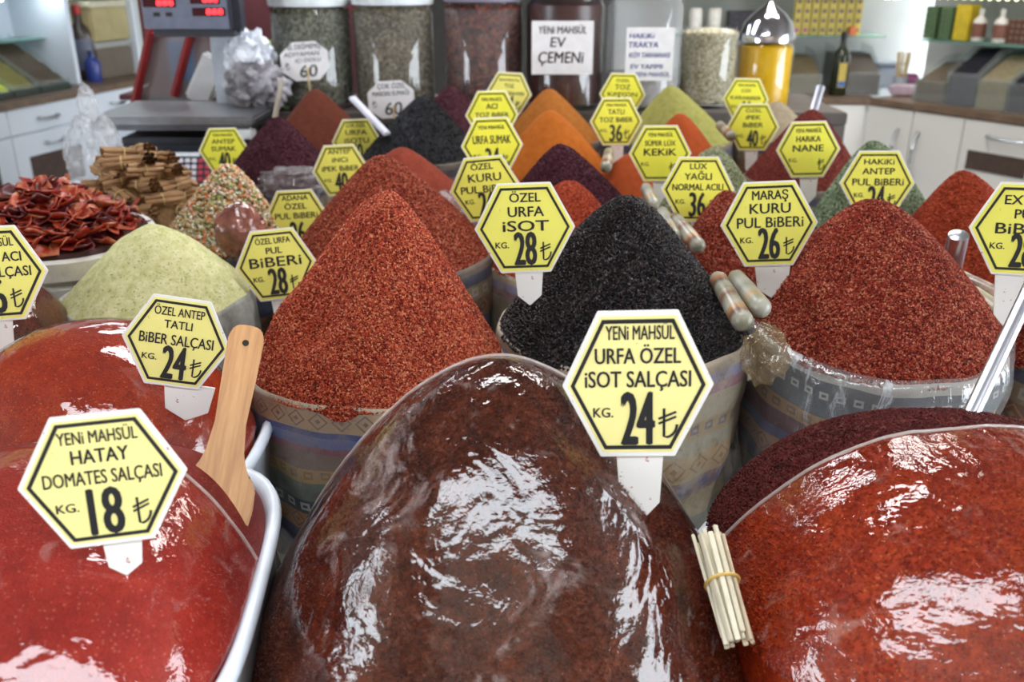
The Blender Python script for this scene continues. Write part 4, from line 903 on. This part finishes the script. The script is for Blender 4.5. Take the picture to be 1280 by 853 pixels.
def mound(key, name, label, apex, cx, d, R, ry, zr, mat, filmmat, prof, noise, dents=(), cut=None, tublabel='', sq=2.4, rot=0, offs=.0025, tubk=1.03, flakes=0, depth=.18, wr=.0018, tubd=(0, 0), tilt=0, tubz=0, raw=None):
    C = W(cx, d, zr); a = V(apex[0], apex[1], C.y); sd = seed(); f = heap_fn(R, a.z-zr, (a.x-C.x, 0), prof, tilt, noise, dents, sd, sq, ry)
    me = heap_mesh(name, f, mat, 110, 170, skirt=.03+tubz, flakes=flakes, fs=.0027, flat=.5, sd=sd)
    if raw and cut:
        me.materials.append(raw); co = Vector(cut[0]); no = Vector(cut[1])
        for p_ in me.polygons:
            if (p_.center-co).dot(no) > .004: p_.material_index = 1
    o = link(name, me, None, C, (0, 0, rot)); props(o, label, 'paste')
    # cling film over the part towards the customer
    t = np.linspace(0, 1.0, 120)**.85; th = np.linspace(0, 2*pi, 200, endpoint=False); T, TH = np.meshgrid(t, th, indexing='ij'); x, y, z = f(T, TH)
    z = z+offs+wr*np.abs(sn(x*1.0, y*.5, z, 55, sd+3, 3)); k = 1+.012*T; v = np.stack([x*k, y*k, z], -1).reshape(-1, 3)
    me = np_mesh('plastic_wrap', v, grid_faces(120, 200), filmmat)
    if cut:
        bm = bmesh.new(); bm.from_mesh(me); bmesh.ops.remove_doubles(bm, verts=bm.verts[:], dist=1e-5); co, no = cut
        g = bmesh.ops.bisect_plane(bm, geom=bm.verts[:]+bm.edges[:]+bm.faces[:], plane_co=co, plane_no=no, clear_outer=True)
        ed = [e for e in g['geom_cut'] if isinstance(e, bmesh.types.BMEdge)]
        u_ = Vector(no).cross(Vector((0, 0, 1))); vs = sorted({v for e in ed for v in e.verts}, key=lambda v: v.co.dot(u_)); pts = [v.co+Vector((0, 0, .0012)) for v in vs][::3]
        bm.to_mesh(me); bm.free(); w_ = link('plastic_wrap', me, o)
        bm = bmesh.new(); tube(bm, pts, .0016, 6); link('folded_edge', mk('folded_edge', bm, film('folded film edge', .1, 60, .8, .35, (.72, .62, .58))), w_)
    else: w_ = link('plastic_wrap', me, o)
    w_['label'] = 'clear glossy plastic wrap'
    tub('paste_tub', C+Vector((tubd[0], tubd[1], -tubz)), R*tubk, ry*tubk, zr, tublabel, sq=sq+.6, rot=rot, depth=depth-tubz)
    HEAPS[key] = (C, f, o, R); return o
PC = paste('dark isot paste', [(.026, .005, .003), (.105, .018, .005), (.19, .037, .009)], (.28, .09, .05), (.012, .004, .004), 620)
PL = paste('tomato paste', [(.20, .012, .008), (.30, .020, .011), (.38, .030, .015)], (.48, .14, .09), (.22, .012, .008), 600)
PB = paste('orange red pepper paste', [(.20, .014, .004), (.32, .028, .006), (.42, .05, .008)], (.55, .14, .05), (.18, .010, .005), 560)
PR = paste('bright pepper paste', [(.20, .014, .004), (.33, .030, .005), (.44, .055, .007)], (.58, .18, .05), (.12, .008, .004), 560)
RW1 = paste('dried out maroon paste', [(.05, .008, .007), (.10, .014, .012), (.14, .022, .017)], (.2, .05, .04), (.03, .006, .005), 620)
RW2 = paste('dull red paste', [(.13, .014, .012), (.20, .024, .02), (.26, .035, .028)], (.35, .1, .08), (.12, .01, .008), 620)
FC = film('cling film on dark paste', .035, 15, .6, .0, (.55, .44, .42), (1, 1, .8), .34, 15)
FL = film('cling film on tomato paste', .03, 13, .4, .0, (.70, .48, .44), (1, 1, 1), .14, 18)
FR_ = film('cling film on bright paste', .04, 16, .5, .0, (.70, .48, .42), (1, 1, 1), .18, 20)
mound('PC', 'paste_mound', 'large dark brown glossy paste dome in the middle foreground', (622, 462), 622, .965, .250, .26, .97, PC, FC, ('dome', 1.75, 1.0), (.006, 16), cut=((0, .10, 0), (0, .95, .25)), tublabel='pale plastic tub under the dark brown paste dome', tubz=.05, tubk=1.0, flakes=52000, offs=.0032)
mound('PL', 'paste_mound', 'smooth red paste mound at lower left with the tag priced 18', (80, 612), 36, .86, .205, .225, 1.06, PL, FL, ('dome', 2.6, .9), (.004, 14), cut=((.05, .115, 0), (.50, .86, .1)), raw=RW2, tublabel='white tub with rounded corner at lower left', sq=3.4, rot=R_(5), tubk=1.0)
mound('PB', 'paste_mound', 'orange-red wrapped paste mound behind the lower left one', (118, 410), 118, 1.19, .20, .17, 1.03, PB, FL, ('dome', 2.3, .9), (.004, 12), tublabel='tub under the orange-red paste mound at left')
mound('PD', 'paste_mound', 'dark wrapped paste mound at the left edge under the tag priced 16', (-20, 345), -42, 1.48, .165, .15, 1.04, PC, FL, ('dome', 2.2, .9), (.004, 12), tublabel='tub of dark paste at the left edge')
mound('PR', 'paste_mound', 'bright orange-red glossy paste mound at lower right', (1190, 552), 1200, .93, .245, .24, 1.03, PR, FR_, ('dome', 2.5, .9), (.005, 14), cut=((0, .075, 0), (-.15, .95, .3)), tublabel='plastic tub under the bright paste mound at lower right', sq=2.6, tubz=.06, tubk=.99, raw=RW1, flakes=30000, offs=.003)

# ------------------------------------------------------------------ price tags
YM = 'YENi MAHSÜL'
tag((797, 481), 188, 2.5, [(YM, .03, .54, .90, .17), ('URFA ÖZEL', .0, .26, 1.13, .19), ('iSOT SALÇASI', .0, -.02, 1.40, .20)], '24', depth=.80, label='largest yellow tag, standing in the brown paste dome, reading URFA ÖZEL iSOT SALÇASI 24', pale=1.0, hr=1.16, plain_border=.93, stake=(.002, .042, .066, 0), back=8)
tag((130, 599), 200, 1, [(YM, .0, .50, .94, .17), ('HATAY', .0, .24, .68, .19), ('DOMATES SALÇASI', .0, -.04, 1.40, .19)], '18', depth=.72, pd=(-.02, .42, .64), label='big yellow tag in the lower left red paste, reading HATAY DOMATES SALÇASI 18', pale=.95, hr=.98, plain_border=.93, stake=(.006, .030, .03, 0))
tag((221, 428), 131, -12, [('ÖZEL ANTEP', .0, .50, .92, .17), ('TATLI', .0, .26, .52, .16), ('BiBER SALÇASI', .0, -.06, 1.36, .21)], '24', depth=1.07, label='tilted yellow tag in the orange-red paste, reading BiBER SALÇASI 24', pale=.8, hr=1.0, plain_border=.94, stake=(.02, .058, .04, 0))
tag((-12, 343), 134, 0, [(YM, .0, .50, .94, .16), ('ADANA ACI', .0, .22, 1.15, .18), ('BiBER SALÇASI', .0, -.06, 1.42, .19)], '16', label='yellow tag cut by the left edge of the photo, its price ending in 6', pale=.6, stake=(.0, .035, .05, 0))
tag((345, 331), 100, 4, [('ÖZEL URFA', .0, .52, .86, .15), ('PUL', .0, .28, .40, .16), ('BiBERi', .0, -.04, 1.28, .25)], '28', label='yellow tag left of the bright red flakes, reading ÖZEL URFA PUL BiBERi 28', pale=.5)
tag((371, 274), 82, 2, [('ADANA', .0, .56, .78, .15), ('ÖZEL', .0, .30, .66, .17), ('PUL BiBERi', .0, .02, 1.28, .18)], '26', label='yellow tag reading ADANA ÖZEL, half behind the BiBERi one', pale=.4)
tag((426, 213), 71, 2, [('ANTEP', .0, .56, .80, .16), ('iNCi', .0, .28, .54, .16), ('iPEK BiBER', .0, -.02, 1.30, .18)], '40', label='yellow tag reading ANTEP iNCi iPEK BiBER, price 40', pale=.35, kg=True, lr=False)
tag((446, 177), 62, 1, [('ÇOK ÖZEL', .0, .56, .80, .13), ('URFA', .0, .26, .86, .20), ('iSOTU', .0, -.06, .98, .20)], '40', label='yellow tag reading URFA iSOTU behind the iNCi one', pale=.3)
tag((280, 188), 62, 0, [(YM, .0, .54, .80, .11), ('ANTEP', .0, .26, .90, .18), ('SUMAK', .0, -.03, .96, .19)], '40', label='yellow tag reading ANTEP SUMAK behind the legume heap', pale=.1)
tag((607, 236), 90, 5, [('ÖZEL', -.05, .52, .62, .17), ('KURU', -.0, .20, .92, .22), ('PUL BiBERi', .02, -.10, 1.42, .20)], '26', label='yellow tag reading ÖZEL KURU, half behind the iSOT one', pale=.3)
tag((615, 182), 78, 2, [(YM, .0, .50, .86, .12), ('URFA SUMAK', .0, .06, 1.22, .26)], '34', label='yellow tag reading URFA SUMAK', pale=.1)
tag((615, 144), 67, 1, [(YM, .0, .50, .78, .12), ('ACI', .0, .22, .42, .20), ('TOZ BiBER', .0, -.08, 1.26, .18)], '30', label='yellow tag reading ACI TOZ BiBER above the SUMAK one', pale=.1)
tag((636, 117), 58, -3, [('BAHARATLI', .0, .50, .86, .11), ('TOZ', .0, .24, .42, .16), ('KÖFTE BAHARI', .0, -.06, 1.3, .15)], '24', label='pale green-yellow tag behind the ACI one, against the jars', pale=.5)
tag((656, 285), 126, 2, [('ÖZEL', .02, .50, .62, .18), ('URFA', .03, .22, .72, .20), ('iSOT', .02, -.06, .92, .21, .03)], '28', label='yellow tag at centre reading ÖZEL URFA iSOT 28', pale=.4, stake=(.004, .040, .048, 0))
tag((770, 152), 66, 1, [(YM, .0, .54, .78, .11), ('TATLI', .0, .26, .62, .19), ('TOZ BiBER', .0, -.02, 1.26, .18)], '36', label='yellow tag reading TATLI TOZ BiBER 36', pale=.15, stake=(.004, .034, .07, 0), pd=(0, .5, .62))
tag((778, 118), 58, -1, [('ÖZEL', .0, .50, .6, .12), ('TOZ', .0, .20, .66, .20), ('KiMYON', .0, -.08, 1.26, .17)], '30', label='yellow tag directly behind and above the TATLI one', pale=.1)
tag((825, 192), 78, 1, [(YM, .0, .52, .80, .12), ('SÜPER LÜX', .0, .24, .98, .16), ('KEKiK', .0, -.06, 1.04, .22, .03)], None, label='yellow tag reading KEKiK without a price', pale=.12, stake=(.004, .036, .07, 0))
tag((872, 237), 91, 1, [('LÜX', .0, .54, .46, .16), ('YAĞLI', .0, .26, .74, .18), ('NORMAL ACILI', .0, -.02, 1.38, .18)], '36', label='yellow tag reading NORMAL ACILI 36', pale=.25, stake=(.012, .046, .06, 0))
tag((932, 124), 57, -1, [(YM, .0, .52, .8, .11), ('LÜX', .0, .28, .4, .14), ('KARABiBER', .0, -.02, 1.3, .15)], '44', label='yellow tag reading KARABiBER in front of the yellow jar', pale=.1)
tag((941, 159), 65, 1, [('ÖZEL', .0, .54, .60, .14), ('iPEK', .0, .28, .56, .16), ('BiBER', .0, -.01, .76, .18)], '40', label='yellow tag reading ÖZEL iPEK BiBER 40', pale=.12, stake=(.0, .034, .07, 0), pd=(0, .44, .62))
tag((961, 280), 119, 4, [('MARAŞ', .02, .50, .74, .19), ('KURU', .02, .22, .84, .21), ('PUL BiBERi', .02, -.07, 1.36, .22)], '26', label='yellow tag reading MARAŞ KURU PUL BiBERi 26', pale=.4, stake=(.006, .052, .05, 0))
tag((1010, 187), 78, 3, [(YM, .0, .52, .82, .13), ('HARiKA', .0, .24, .76, .18), ('NANE', .0, -.06, .96, .21, .03)], None, label='yellow tag reading HARiKA NANE without a price', pale=.2, stake=(.004, .040, .06, 0))
tag((1096, 229), 90, 2, [('HAKiKi', .02, .50, .80, .15), ('ANTEP', .02, .24, .86, .17), ('PUL BiBERi', .02, -.06, 1.36, .19)], '24', label='yellow tag reading HAKiKi ANTEP behind the dark red heap', pale=.3)
tag((1281, 287), 130, 1, [('EXTRA', .0, .46, .84, .18), ('PUL', .0, .20, .44, .18), ('BiBERi', .0, -.09, 1.06, .21)], '28', label='yellow tag cut by the right edge, reading EXTRA PUL BiBERi', pale=.35, stake=(-.004, .050, .08, 0))

# ------------------------------------------------------------------ wooden spatula, rods, scoop handles, stick bundle
BW, nt, b_ = new_mat('worn beech'); s = NB(nt)
mp = s.n('ShaderNodeMapping'); mp.inputs['Scale'].default_value = (16, 1.2, 16); s.put(mp.inputs[0], s.obj())
s.put(b_.inputs['Base Color'], s.ramp(s.noise(9, 5, .6, mp.outputs[0]), [(.3, (.42, .19, .065)), (.55, (.58, .30, .11)), (.75, (.66, .37, .15))])); b_.inputs['Roughness'].default_value = .45
a, b = P(311, 408, .98), P(263, 662, .91)
ax = (a-b); L = ax.length; ax.normalize()
tocam = (Vector((0, 0, CAMZ))-(a+b)/2).normalized(); n_ = (tocam-ax*tocam.dot(ax)).normalized(); sx = ax.cross(n_)
o = empty('wooden_spatula', b, label='worn wooden spatula with a hole in its handle, stuck between the two left pastes', cat='spatula')
o.rotation_euler = Matrix((sx, ax, n_)).transposed().to_euler(); mpx = .93/F
ys = [0, .10, .20, .25, .30, .36, .50, .75, .93, .985, 1.0]; wl = [.034, .037, .036, .030, .021, .017, .0155, .0175, .0185, .0145, .007]
bm = bmesh.new(); poly = [(w_, y*L) for y, w_ in zip(ys, wl)] + [(-w_, y*L) for y, w_ in reversed(list(zip(ys, wl)))]
prism(bm, poly, -.0045, .0045); link('spatula_blade_and_handle', mk('spatula_blade_and_handle', bm, BW, bevel=.0018), o)
bm = bmesh.new(); lathe(bm, [(.0034, .0046), (.0034, .0052), (0, .0052)], 14); link('hanging_hole', mk('hanging_hole', bm, plain('dark hole', (.02, .012, .008), .8)), o, (0, L*.905, 0))

def rod(name, a, b, r, mat, label, cat, cap=False):
    a, b = Vector(a), Vector(b); o = empty(name, a, along(a, b), label=label, cat=cat); L = (b-a).length
    bm = bmesh.new(); lathe(bm, [(r*.55, 0), (r, .002), (r, L-.003), (r*.6, L)], 24); link('shaft', mk('shaft', bm, mat), o); return o
CHR = plain('polished steel', (.66, .68, .74), .30, 1.0, var=.03)
rod('steel_rod', P(1206, 535, .96), P(1292, 352, 1.02), .0085, CHR, 'long bright steel ladle handle rising from the lower right paste', 'ladle')
o = rod('steel_tube', P(1186, 350, 1.50), P(1199, 292, 1.44), .0155, CHR, 'short wide steel tube sticking up between the two right red heaps', 'tube')
rod('steel_rod', P(1016, 142, 2.40), P(1026, 108, 2.42), .012, plain('dull steel', (.5, .5, .56), .3, .8), 'dull steel handle sticking up from the deep red powder', 'scoop')
# flat white plastic scoop
a, b = P(440, 122, 2.55), P(484, 168, 2.45); o = empty('plastic_scoop', b, along(b, a), label='long pale plastic scoop lying against the dull black heap', cat='scoop')
bm = bmesh.new(); box(bm, (0, 0, (a-b).length/2), (.022, .012, (a-b).length)); link('handle_bar', mk('handle_bar', bm, plain('pale lilac plastic', (.62, .62, .72), .35), bevel=.003), o)
def banded(name, cols):
    m, nt, bb = new_mat(name); s = NB(nt); sep = s.n('ShaderNodeSeparateXYZ'); s.put(sep.inputs[0], s.obj())
    v = s.math('ADD', s.math('MULTIPLY', sep.outputs[2], 11), s.math('MULTIPLY', s.noise(30, 3), .12))
    c = s.ramp(s.math('FRACT', v), [(p, q) for p, q in cols]); c = s.mix(s.math('MULTIPLY', s.step(s.noise(60, 5, .7), .45, .7), .25), c, (.5, .46, .38))
    s.put(bb.inputs['Base Color'], c); bb.inputs['Roughness'].default_value = .3; s.put(bb.inputs['Normal'], s.bump(s.noise(80, 3), .3, .001)); return m
B1 = banded('banded handle', [(0, (0.186, 0.186, 0.124)), (.2, (0.298, 0.285, 0.223)), (.32, (0.124, 0.062, 0.050)), (.42, (0.372, 0.174, 0.050)), (.55, (0.384, 0.360, 0.285)), (.72, (0.248, 0.236, 0.174)), (.85, (0.161, 0.062, 0.037)), (1, (0.310, 0.260, 0.186))])
B2 = banded('pale banded handle', [(0, (0.384, 0.372, 0.322)), (.3, (0.260, 0.260, 0.186)), (.5, (0.384, 0.260, 0.136)), (.6, (0.341, 0.322, 0.260)), (.8, (0.223, 0.223, 0.174)), (1, (0.372, 0.347, 0.310))])
def grip(a, b, r, mat, label):
    a, b = Vector(a), Vector(b); o = empty('scoop_handle', a, along(a, b), label=label, cat='scoop handle'); L = (b-a).length
    prof = [(0, 0)] + [(r*sin(k*pi/2/5), r*(1-cos(k*pi/2/5))) for k in range(1, 6)] + [(r*.98, L*.3), (r*.94, L*.6), (r*.88, L-r*.8), (r*.6, L-r*.2), (0, L)]
    bm = bmesh.new(); lathe(bm, prof, 24); link('grip', mk('grip', bm, mat), o); return o
grip(P(932, 408, 1.235), P(895, 345, 1.36), .0150, B1, 'striped cream, orange and brown scoop handle left of the tag with price 26')
grip(P(955, 390, 1.25), P(917, 344, 1.37), .0150, B2, 'pale striped scoop handle beside the orange banded one')
grip(P(876, 312, 1.62), P(842, 270, 1.72), .014, B1, 'striped scoop handle below the tag reading NORMAL ACILI')
grip(P(846, 300, 1.66), P(826, 262, 1.76), .013, B2, 'small striped scoop handle left of the NORMAL ACILI tag stake')
grip(P(820, 262, 1.95), P(806, 232, 2.02), .014, B2, 'pale striped scoop handle under the KEKiK tag')
grip(P(757, 212, 2.25), P(762, 188, 2.34), .015, B1, 'striped scoop handle left of the TATLI tag stake')
grip(P(916, 172, 2.45), P(898, 155, 2.55), .014, B1, 'striped scoop handle behind the tag reading iPEK')
grip(P(1262, 402, 1.34), P(1208, 362, 1.40), .0150, plain('cream stone', (.50, .46, .32), .3, var=.3, nscale=50), 'cream scoop handle lying under the steel rod at right')
grip(P(1278, 385, 1.37), P(1192, 342, 1.44), .0125, plain('brown and white plastic wrapped', (.42, .32, .26), .2, var=.6, nscale=60), 'brown and white wrapped stick above the cream scoop handle')
# bundle of wooden sticks on the side of the right mound
o = empty('stick_bundle', P(922, 800, .80), along(P(922, 800, .80), P(886, 668, .86)), label='bundle of pale wooden sticks held by a yellow rubber band, between the two front pastes', cat='stick bundle')
L = (P(922, 800, .80)-P(886, 668, .86)).length; rg = random.Random(5)
SW = plain('pale poplar', (.74, .68, .52), .6, var=.12, nscale=40); SW2 = plain('shade-painted poplar', (.58, .47, .33), .6, var=.2, nscale=40)
pos = [(0, 0)] + [(.0062*cos(k*pi/3), .0062*sin(k*pi/3)) for k in range(6)] + [(.0118*cos(k*pi/6+.2), .0118*sin(k*pi/6+.2)) for k in range(12)]
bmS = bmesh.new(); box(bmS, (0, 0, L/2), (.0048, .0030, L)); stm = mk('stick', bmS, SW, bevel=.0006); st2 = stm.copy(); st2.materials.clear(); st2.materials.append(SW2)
for k, (x, y) in enumerate(pos): link('stick', st2 if x < -.006 else stm, o, (x, y, rg.uniform(-.006, .004)), (rg.uniform(-.03, .03), rg.uniform(-.03, .03), rg.uniform(0, 3)))  # sticks on one side take the darker tone as painted shade
bm = bmesh.new(); tube(bm, [(.0155*cos(a), .0155*sin(a), L*.52+.002*sin(a)) for a in [i*2*pi/24 for i in range(25)]], .0016, 6, False)
link('rubber_band', mk('rubber_band', bm, plain('yellow rubber', (.70, .46, .12), .4)), o)

# ------------------------------------------------------------------ basket of dried peppers at left
c_ = W(60, 1.80, 1.118); Rb = .19
bm = bmesh.new(); props(empty('wicker_basket', c_, label='white painted wooden basket full of dried red peppers at left', cat='basket'), None)
ob = bpy.data.objects['wicker_basket']; H = c_.z-TABLE_Z-.003; WPNT = plain('white painted slats', (.62, .60, .55), .7, var=.18, nscale=22, bumps=.002)
lathe(bm, [(Rb*.80, -H), (Rb*.82, -H+.01), (Rb*.97, -.02), (Rb*.92, -.02), (Rb*.78, -H+.02)], 48); link('basket_wall', mk('basket_wall', bm, WPNT), ob)
for z, rr_, hh in ((-.02, 1.0, .042), (-.07, .975, .03), (-.115, .955, .03), (-.16, .93, .03), (-.205, .91, .03), (-.25, .88, .03)):
    bm = bmesh.new(); lathe(bm, [(Rb*rr_, z-hh/2), (Rb*rr_*1.035, z-hh/2+.004), (Rb*rr_*1.045, z+hh/2-.004), (Rb*rr_*1.02, z+hh/2), (Rb*rr_*.97, z+hh/2), (Rb*rr_*.96, z-hh/2)], 64, cap=False)
    for v in bm.verts: v.co.z += .006*sin(math.atan2(v.co.y, v.co.x)*2+z*20)
    link('slat', mk('slat', bm, WPNT), ob)
f = heap_fn(Rb*.90, .080, (0, 0), ('dome', 1.5, 1.0), 0, (.01, 25), (), 77)
PEPB = plain('dark pepper bed', (.07, .012, .010), .5)
me = heap_mesh('pepper_bed', f, PEPB, 30, 50, skirt=.04); props(link('pepper_bed', me, None, c_), 'dried red pepper scraps filling the white basket under the pieces', 'dried pepper', None, 'stuff')
PM = []
for nm, c0, c1, c2 in (('dried pepper red', (.16, .008, .006), (.27, .018, .009), (.38, .06, .02)), ('dried pepper dark', (.05, .005, .007), (.10, .009, .010), (.17, .02, .015)), ('dried pepper bright', (.28, .02, .008), (.40, .045, .012), (.55, .26, .14))):
    m, nt, bb = new_mat(nm); s = NB(nt); s.put(bb.inputs['Base Color'], s.ramp(s.noise(45, 4, .6), [(.3, c0), (.5, c1), (.72, c2)])); bb.inputs['Roughness'].default_value = .35; PM.append(m)
pieces = []
for k in range(9):
    g = np.random.RandomState(50+k); n1, n2 = 5, 9; v = []
    for i in range(n1+1):
        for j in range(n2):
            r = i/n1; a = 2*pi*j/n2; rr_ = .021*(1+.25*sin(a*2+k)+.15*sin(a*3+k*2))*r
            x = rr_*cos(a)*1.3; y = rr_*sin(a); z = (.55*r*r*(.6+.5*sin(a*2+k*1.3)))*.02 + .002*sin(a*5+k)*r; v.append((x, y, z))
    me = np_mesh('dried_pepper', v, grid_faces(n1+1, n2), PM[k % 3]); pieces.append(me)
g = random.Random(9)
for k in range(290):
    t = g.random()**.5*1.0; a = g.uniform(-pi, 0.25) if k % 4 else g.uniform(0, pi); x, y, z = [float(q[0]) for q in f(np.array([t]), np.array([a]))]
    o = link('dried_pepper', pieces[g.randrange(9)], None, c_+Vector((x, y, z+.006+g.random()*.012)), (g.uniform(-.6, .6), g.uniform(-.6, .6), g.uniform(0, 6.3)))
    m_ = o.modifiers.new('thick', 'SOLIDIFY'); m_.thickness = .0022
    sc = g.uniform(.55, 1.0); o.scale = (sc, sc, sc); props(o, 'curled dried red pepper half heaped in the white slatted basket', 'dried pepper', 'dried pepper halves in the white basket')

# ------------------------------------------------------------------ cinnamon bundles on a purple cloth tray
ct = W(192, 2.16, 1.055)
CLOTH = kilim('violet striped cloth', [(0, (.10, .08, .22), None), (.012, (.2, .18, .3), None), (.02, (.08, .06, .17), None), (.035, (.3, .28, .36), None), (.05, (.10, .08, .2), None), (.1, (.08, .05, .1), None)], .1)
heap('CB', 'spice_powder_heap', 'bark crumbs bed under the cinnamon bundles', (184, 208), 184, 2.16, .128, 1.045, powder('bark crumbs', [(.14, .08, .04), (.22, .13, .06), (.3, .18, .09)]), ('dome', 2.0, 1), bag=('spice_bag', CLOTH, 'violet striped cloth bag carrying the cinnamon bundles'))
CM, nt, bb = new_mat('cinnamon bark'); s = NB(nt); mp = s.n('ShaderNodeMapping'); mp.inputs['Scale'].default_value = (1, 1, .12); s.put(mp.inputs[0], s.obj())
s.put(bb.inputs['Base Color'], s.ramp(s.noise(260, 4, .6, mp.outputs[0]), [(.3, (.20, .10, .045)), (.5, (.34, .19, .085)), (.7, (.46, .28, .14))])); bb.inputs['Roughness'].default_value = .7
def quill():
    bm = bmesh.new(); L = .088; n = 10; rows = []
    for z in (0, L):
        pts = []
        for i in range(n):
            a = .3+i*(2*pi*1.02)/(n-1); r = .0062*(1-.25*i/n); pts.append((r*cos(a), r*sin(a), z-L/2))
        rows.append([bm.verts.new(p) for p in pts])
    for i in range(n-1): bm.faces.new((rows[0][i], rows[0][i+1], rows[1][i+1], rows[1][i]))
    return mk('cinnamon_stick', bm, CM)
qm = quill(); bm = bmesh.new(); tube(bm, [(.0185*cos(a), .0155*sin(a), 0) for a in [i*2*pi/16 for i in range(17)]], .0014, 5, False)
bandm = mk('raffia_band', bm, plain('straw raffia', (.55, .42, .16), .6)); g = random.Random(21)
C0, f0, _, Rc = HEAPS['CB']
def cz(x, y):
    return float(f0(np.array([min(.98, math.hypot(x, y)/Rc)]), np.array([math.atan2(y, x)]))[2][0])
spots = [(.93*Rc*math.sqrt((k+.5)/30)*cos(k*2.4), .93*Rc*math.sqrt((k+.5)/30)*sin(k*2.4), 0) for k in range(30)] + [(.6*Rc*math.sqrt((k+.5)/12)*cos(k*2.4+1), .6*Rc*math.sqrt((k+.5)/12)*sin(k*2.4+1), 1) for k in range(12)]
CL_ = ['lying crosswise', 'lying end-on', 'lying aslant']
for k, (x, y, lv) in enumerate(spots):
    o = empty('cinnamon_bundle', C0+Vector((x, y, cz(x, y)+.012+lv*.022)), (pi/2+g.uniform(-.25, .25), g.uniform(-.2, .2), g.uniform(-1.2, 1.2)+pi/2), label='bundle of cinnamon sticks tied with raffia in the brown pile left of the scale keypad', cat='cinnamon', group='cinnamon bundles piled on the violet cloth')
    for (a, b) in [(0, 0)]+[(.0115*cos(q*pi/3), .0105*sin(q*pi/3)) for q in range(6)]:
        link('cinnamon_stick', qm, o, (a, b, g.uniform(-.006, .006)), (0, 0, g.uniform(0, 6)))
    link('raffia_band', bandm, o)
# plastic bags tucked between the heaps
crumple('plastic_bag', P(300, 288, 1.70), .05, plain('plastic wrapped sausage', (.22, .08, .06), .15, var=.5, nscale=30), 'plastic wrapped reddish bundle left of the tag reading BiBERi', 'bag', sc=(.9, .8, 1.0), sd=15, amp=.15)
CRB = film('crackly film', .06, 60, 1, .14, (.7, .68, .72), (1, 1, 1), .3, 40)
crumple('plastic_bag', P(364, 232, 2.34), .075, CRB, 'crackly clear bag behind the tag reading iNCi', 'bag', sc=(1, .7, .6), sd=16, amp=.35)
crumple('plastic_bag', P(574, 278, 1.86), .080, CRB, 'crackly clear bag tucked right of the second red flake heap', 'bag', sc=(1.1, .5, .5), sd=17, amp=.35, rot=(0, R_(35), 0))
"""gathered plastic at the left shoulder of the right bag"""
crumple('plastic_knot', P(955, 446, 1.25), .030, film('knotted film', .08, 40, .7, .30, (.30, .21, .10), (1, 1, 1), .4, 25), 'gathered knot of yellowish plastic at the left rim of the covered bag', 'bag', sc=(.9, .7, 1.3), sd=18, amp=.5, fr=6, sub=3)
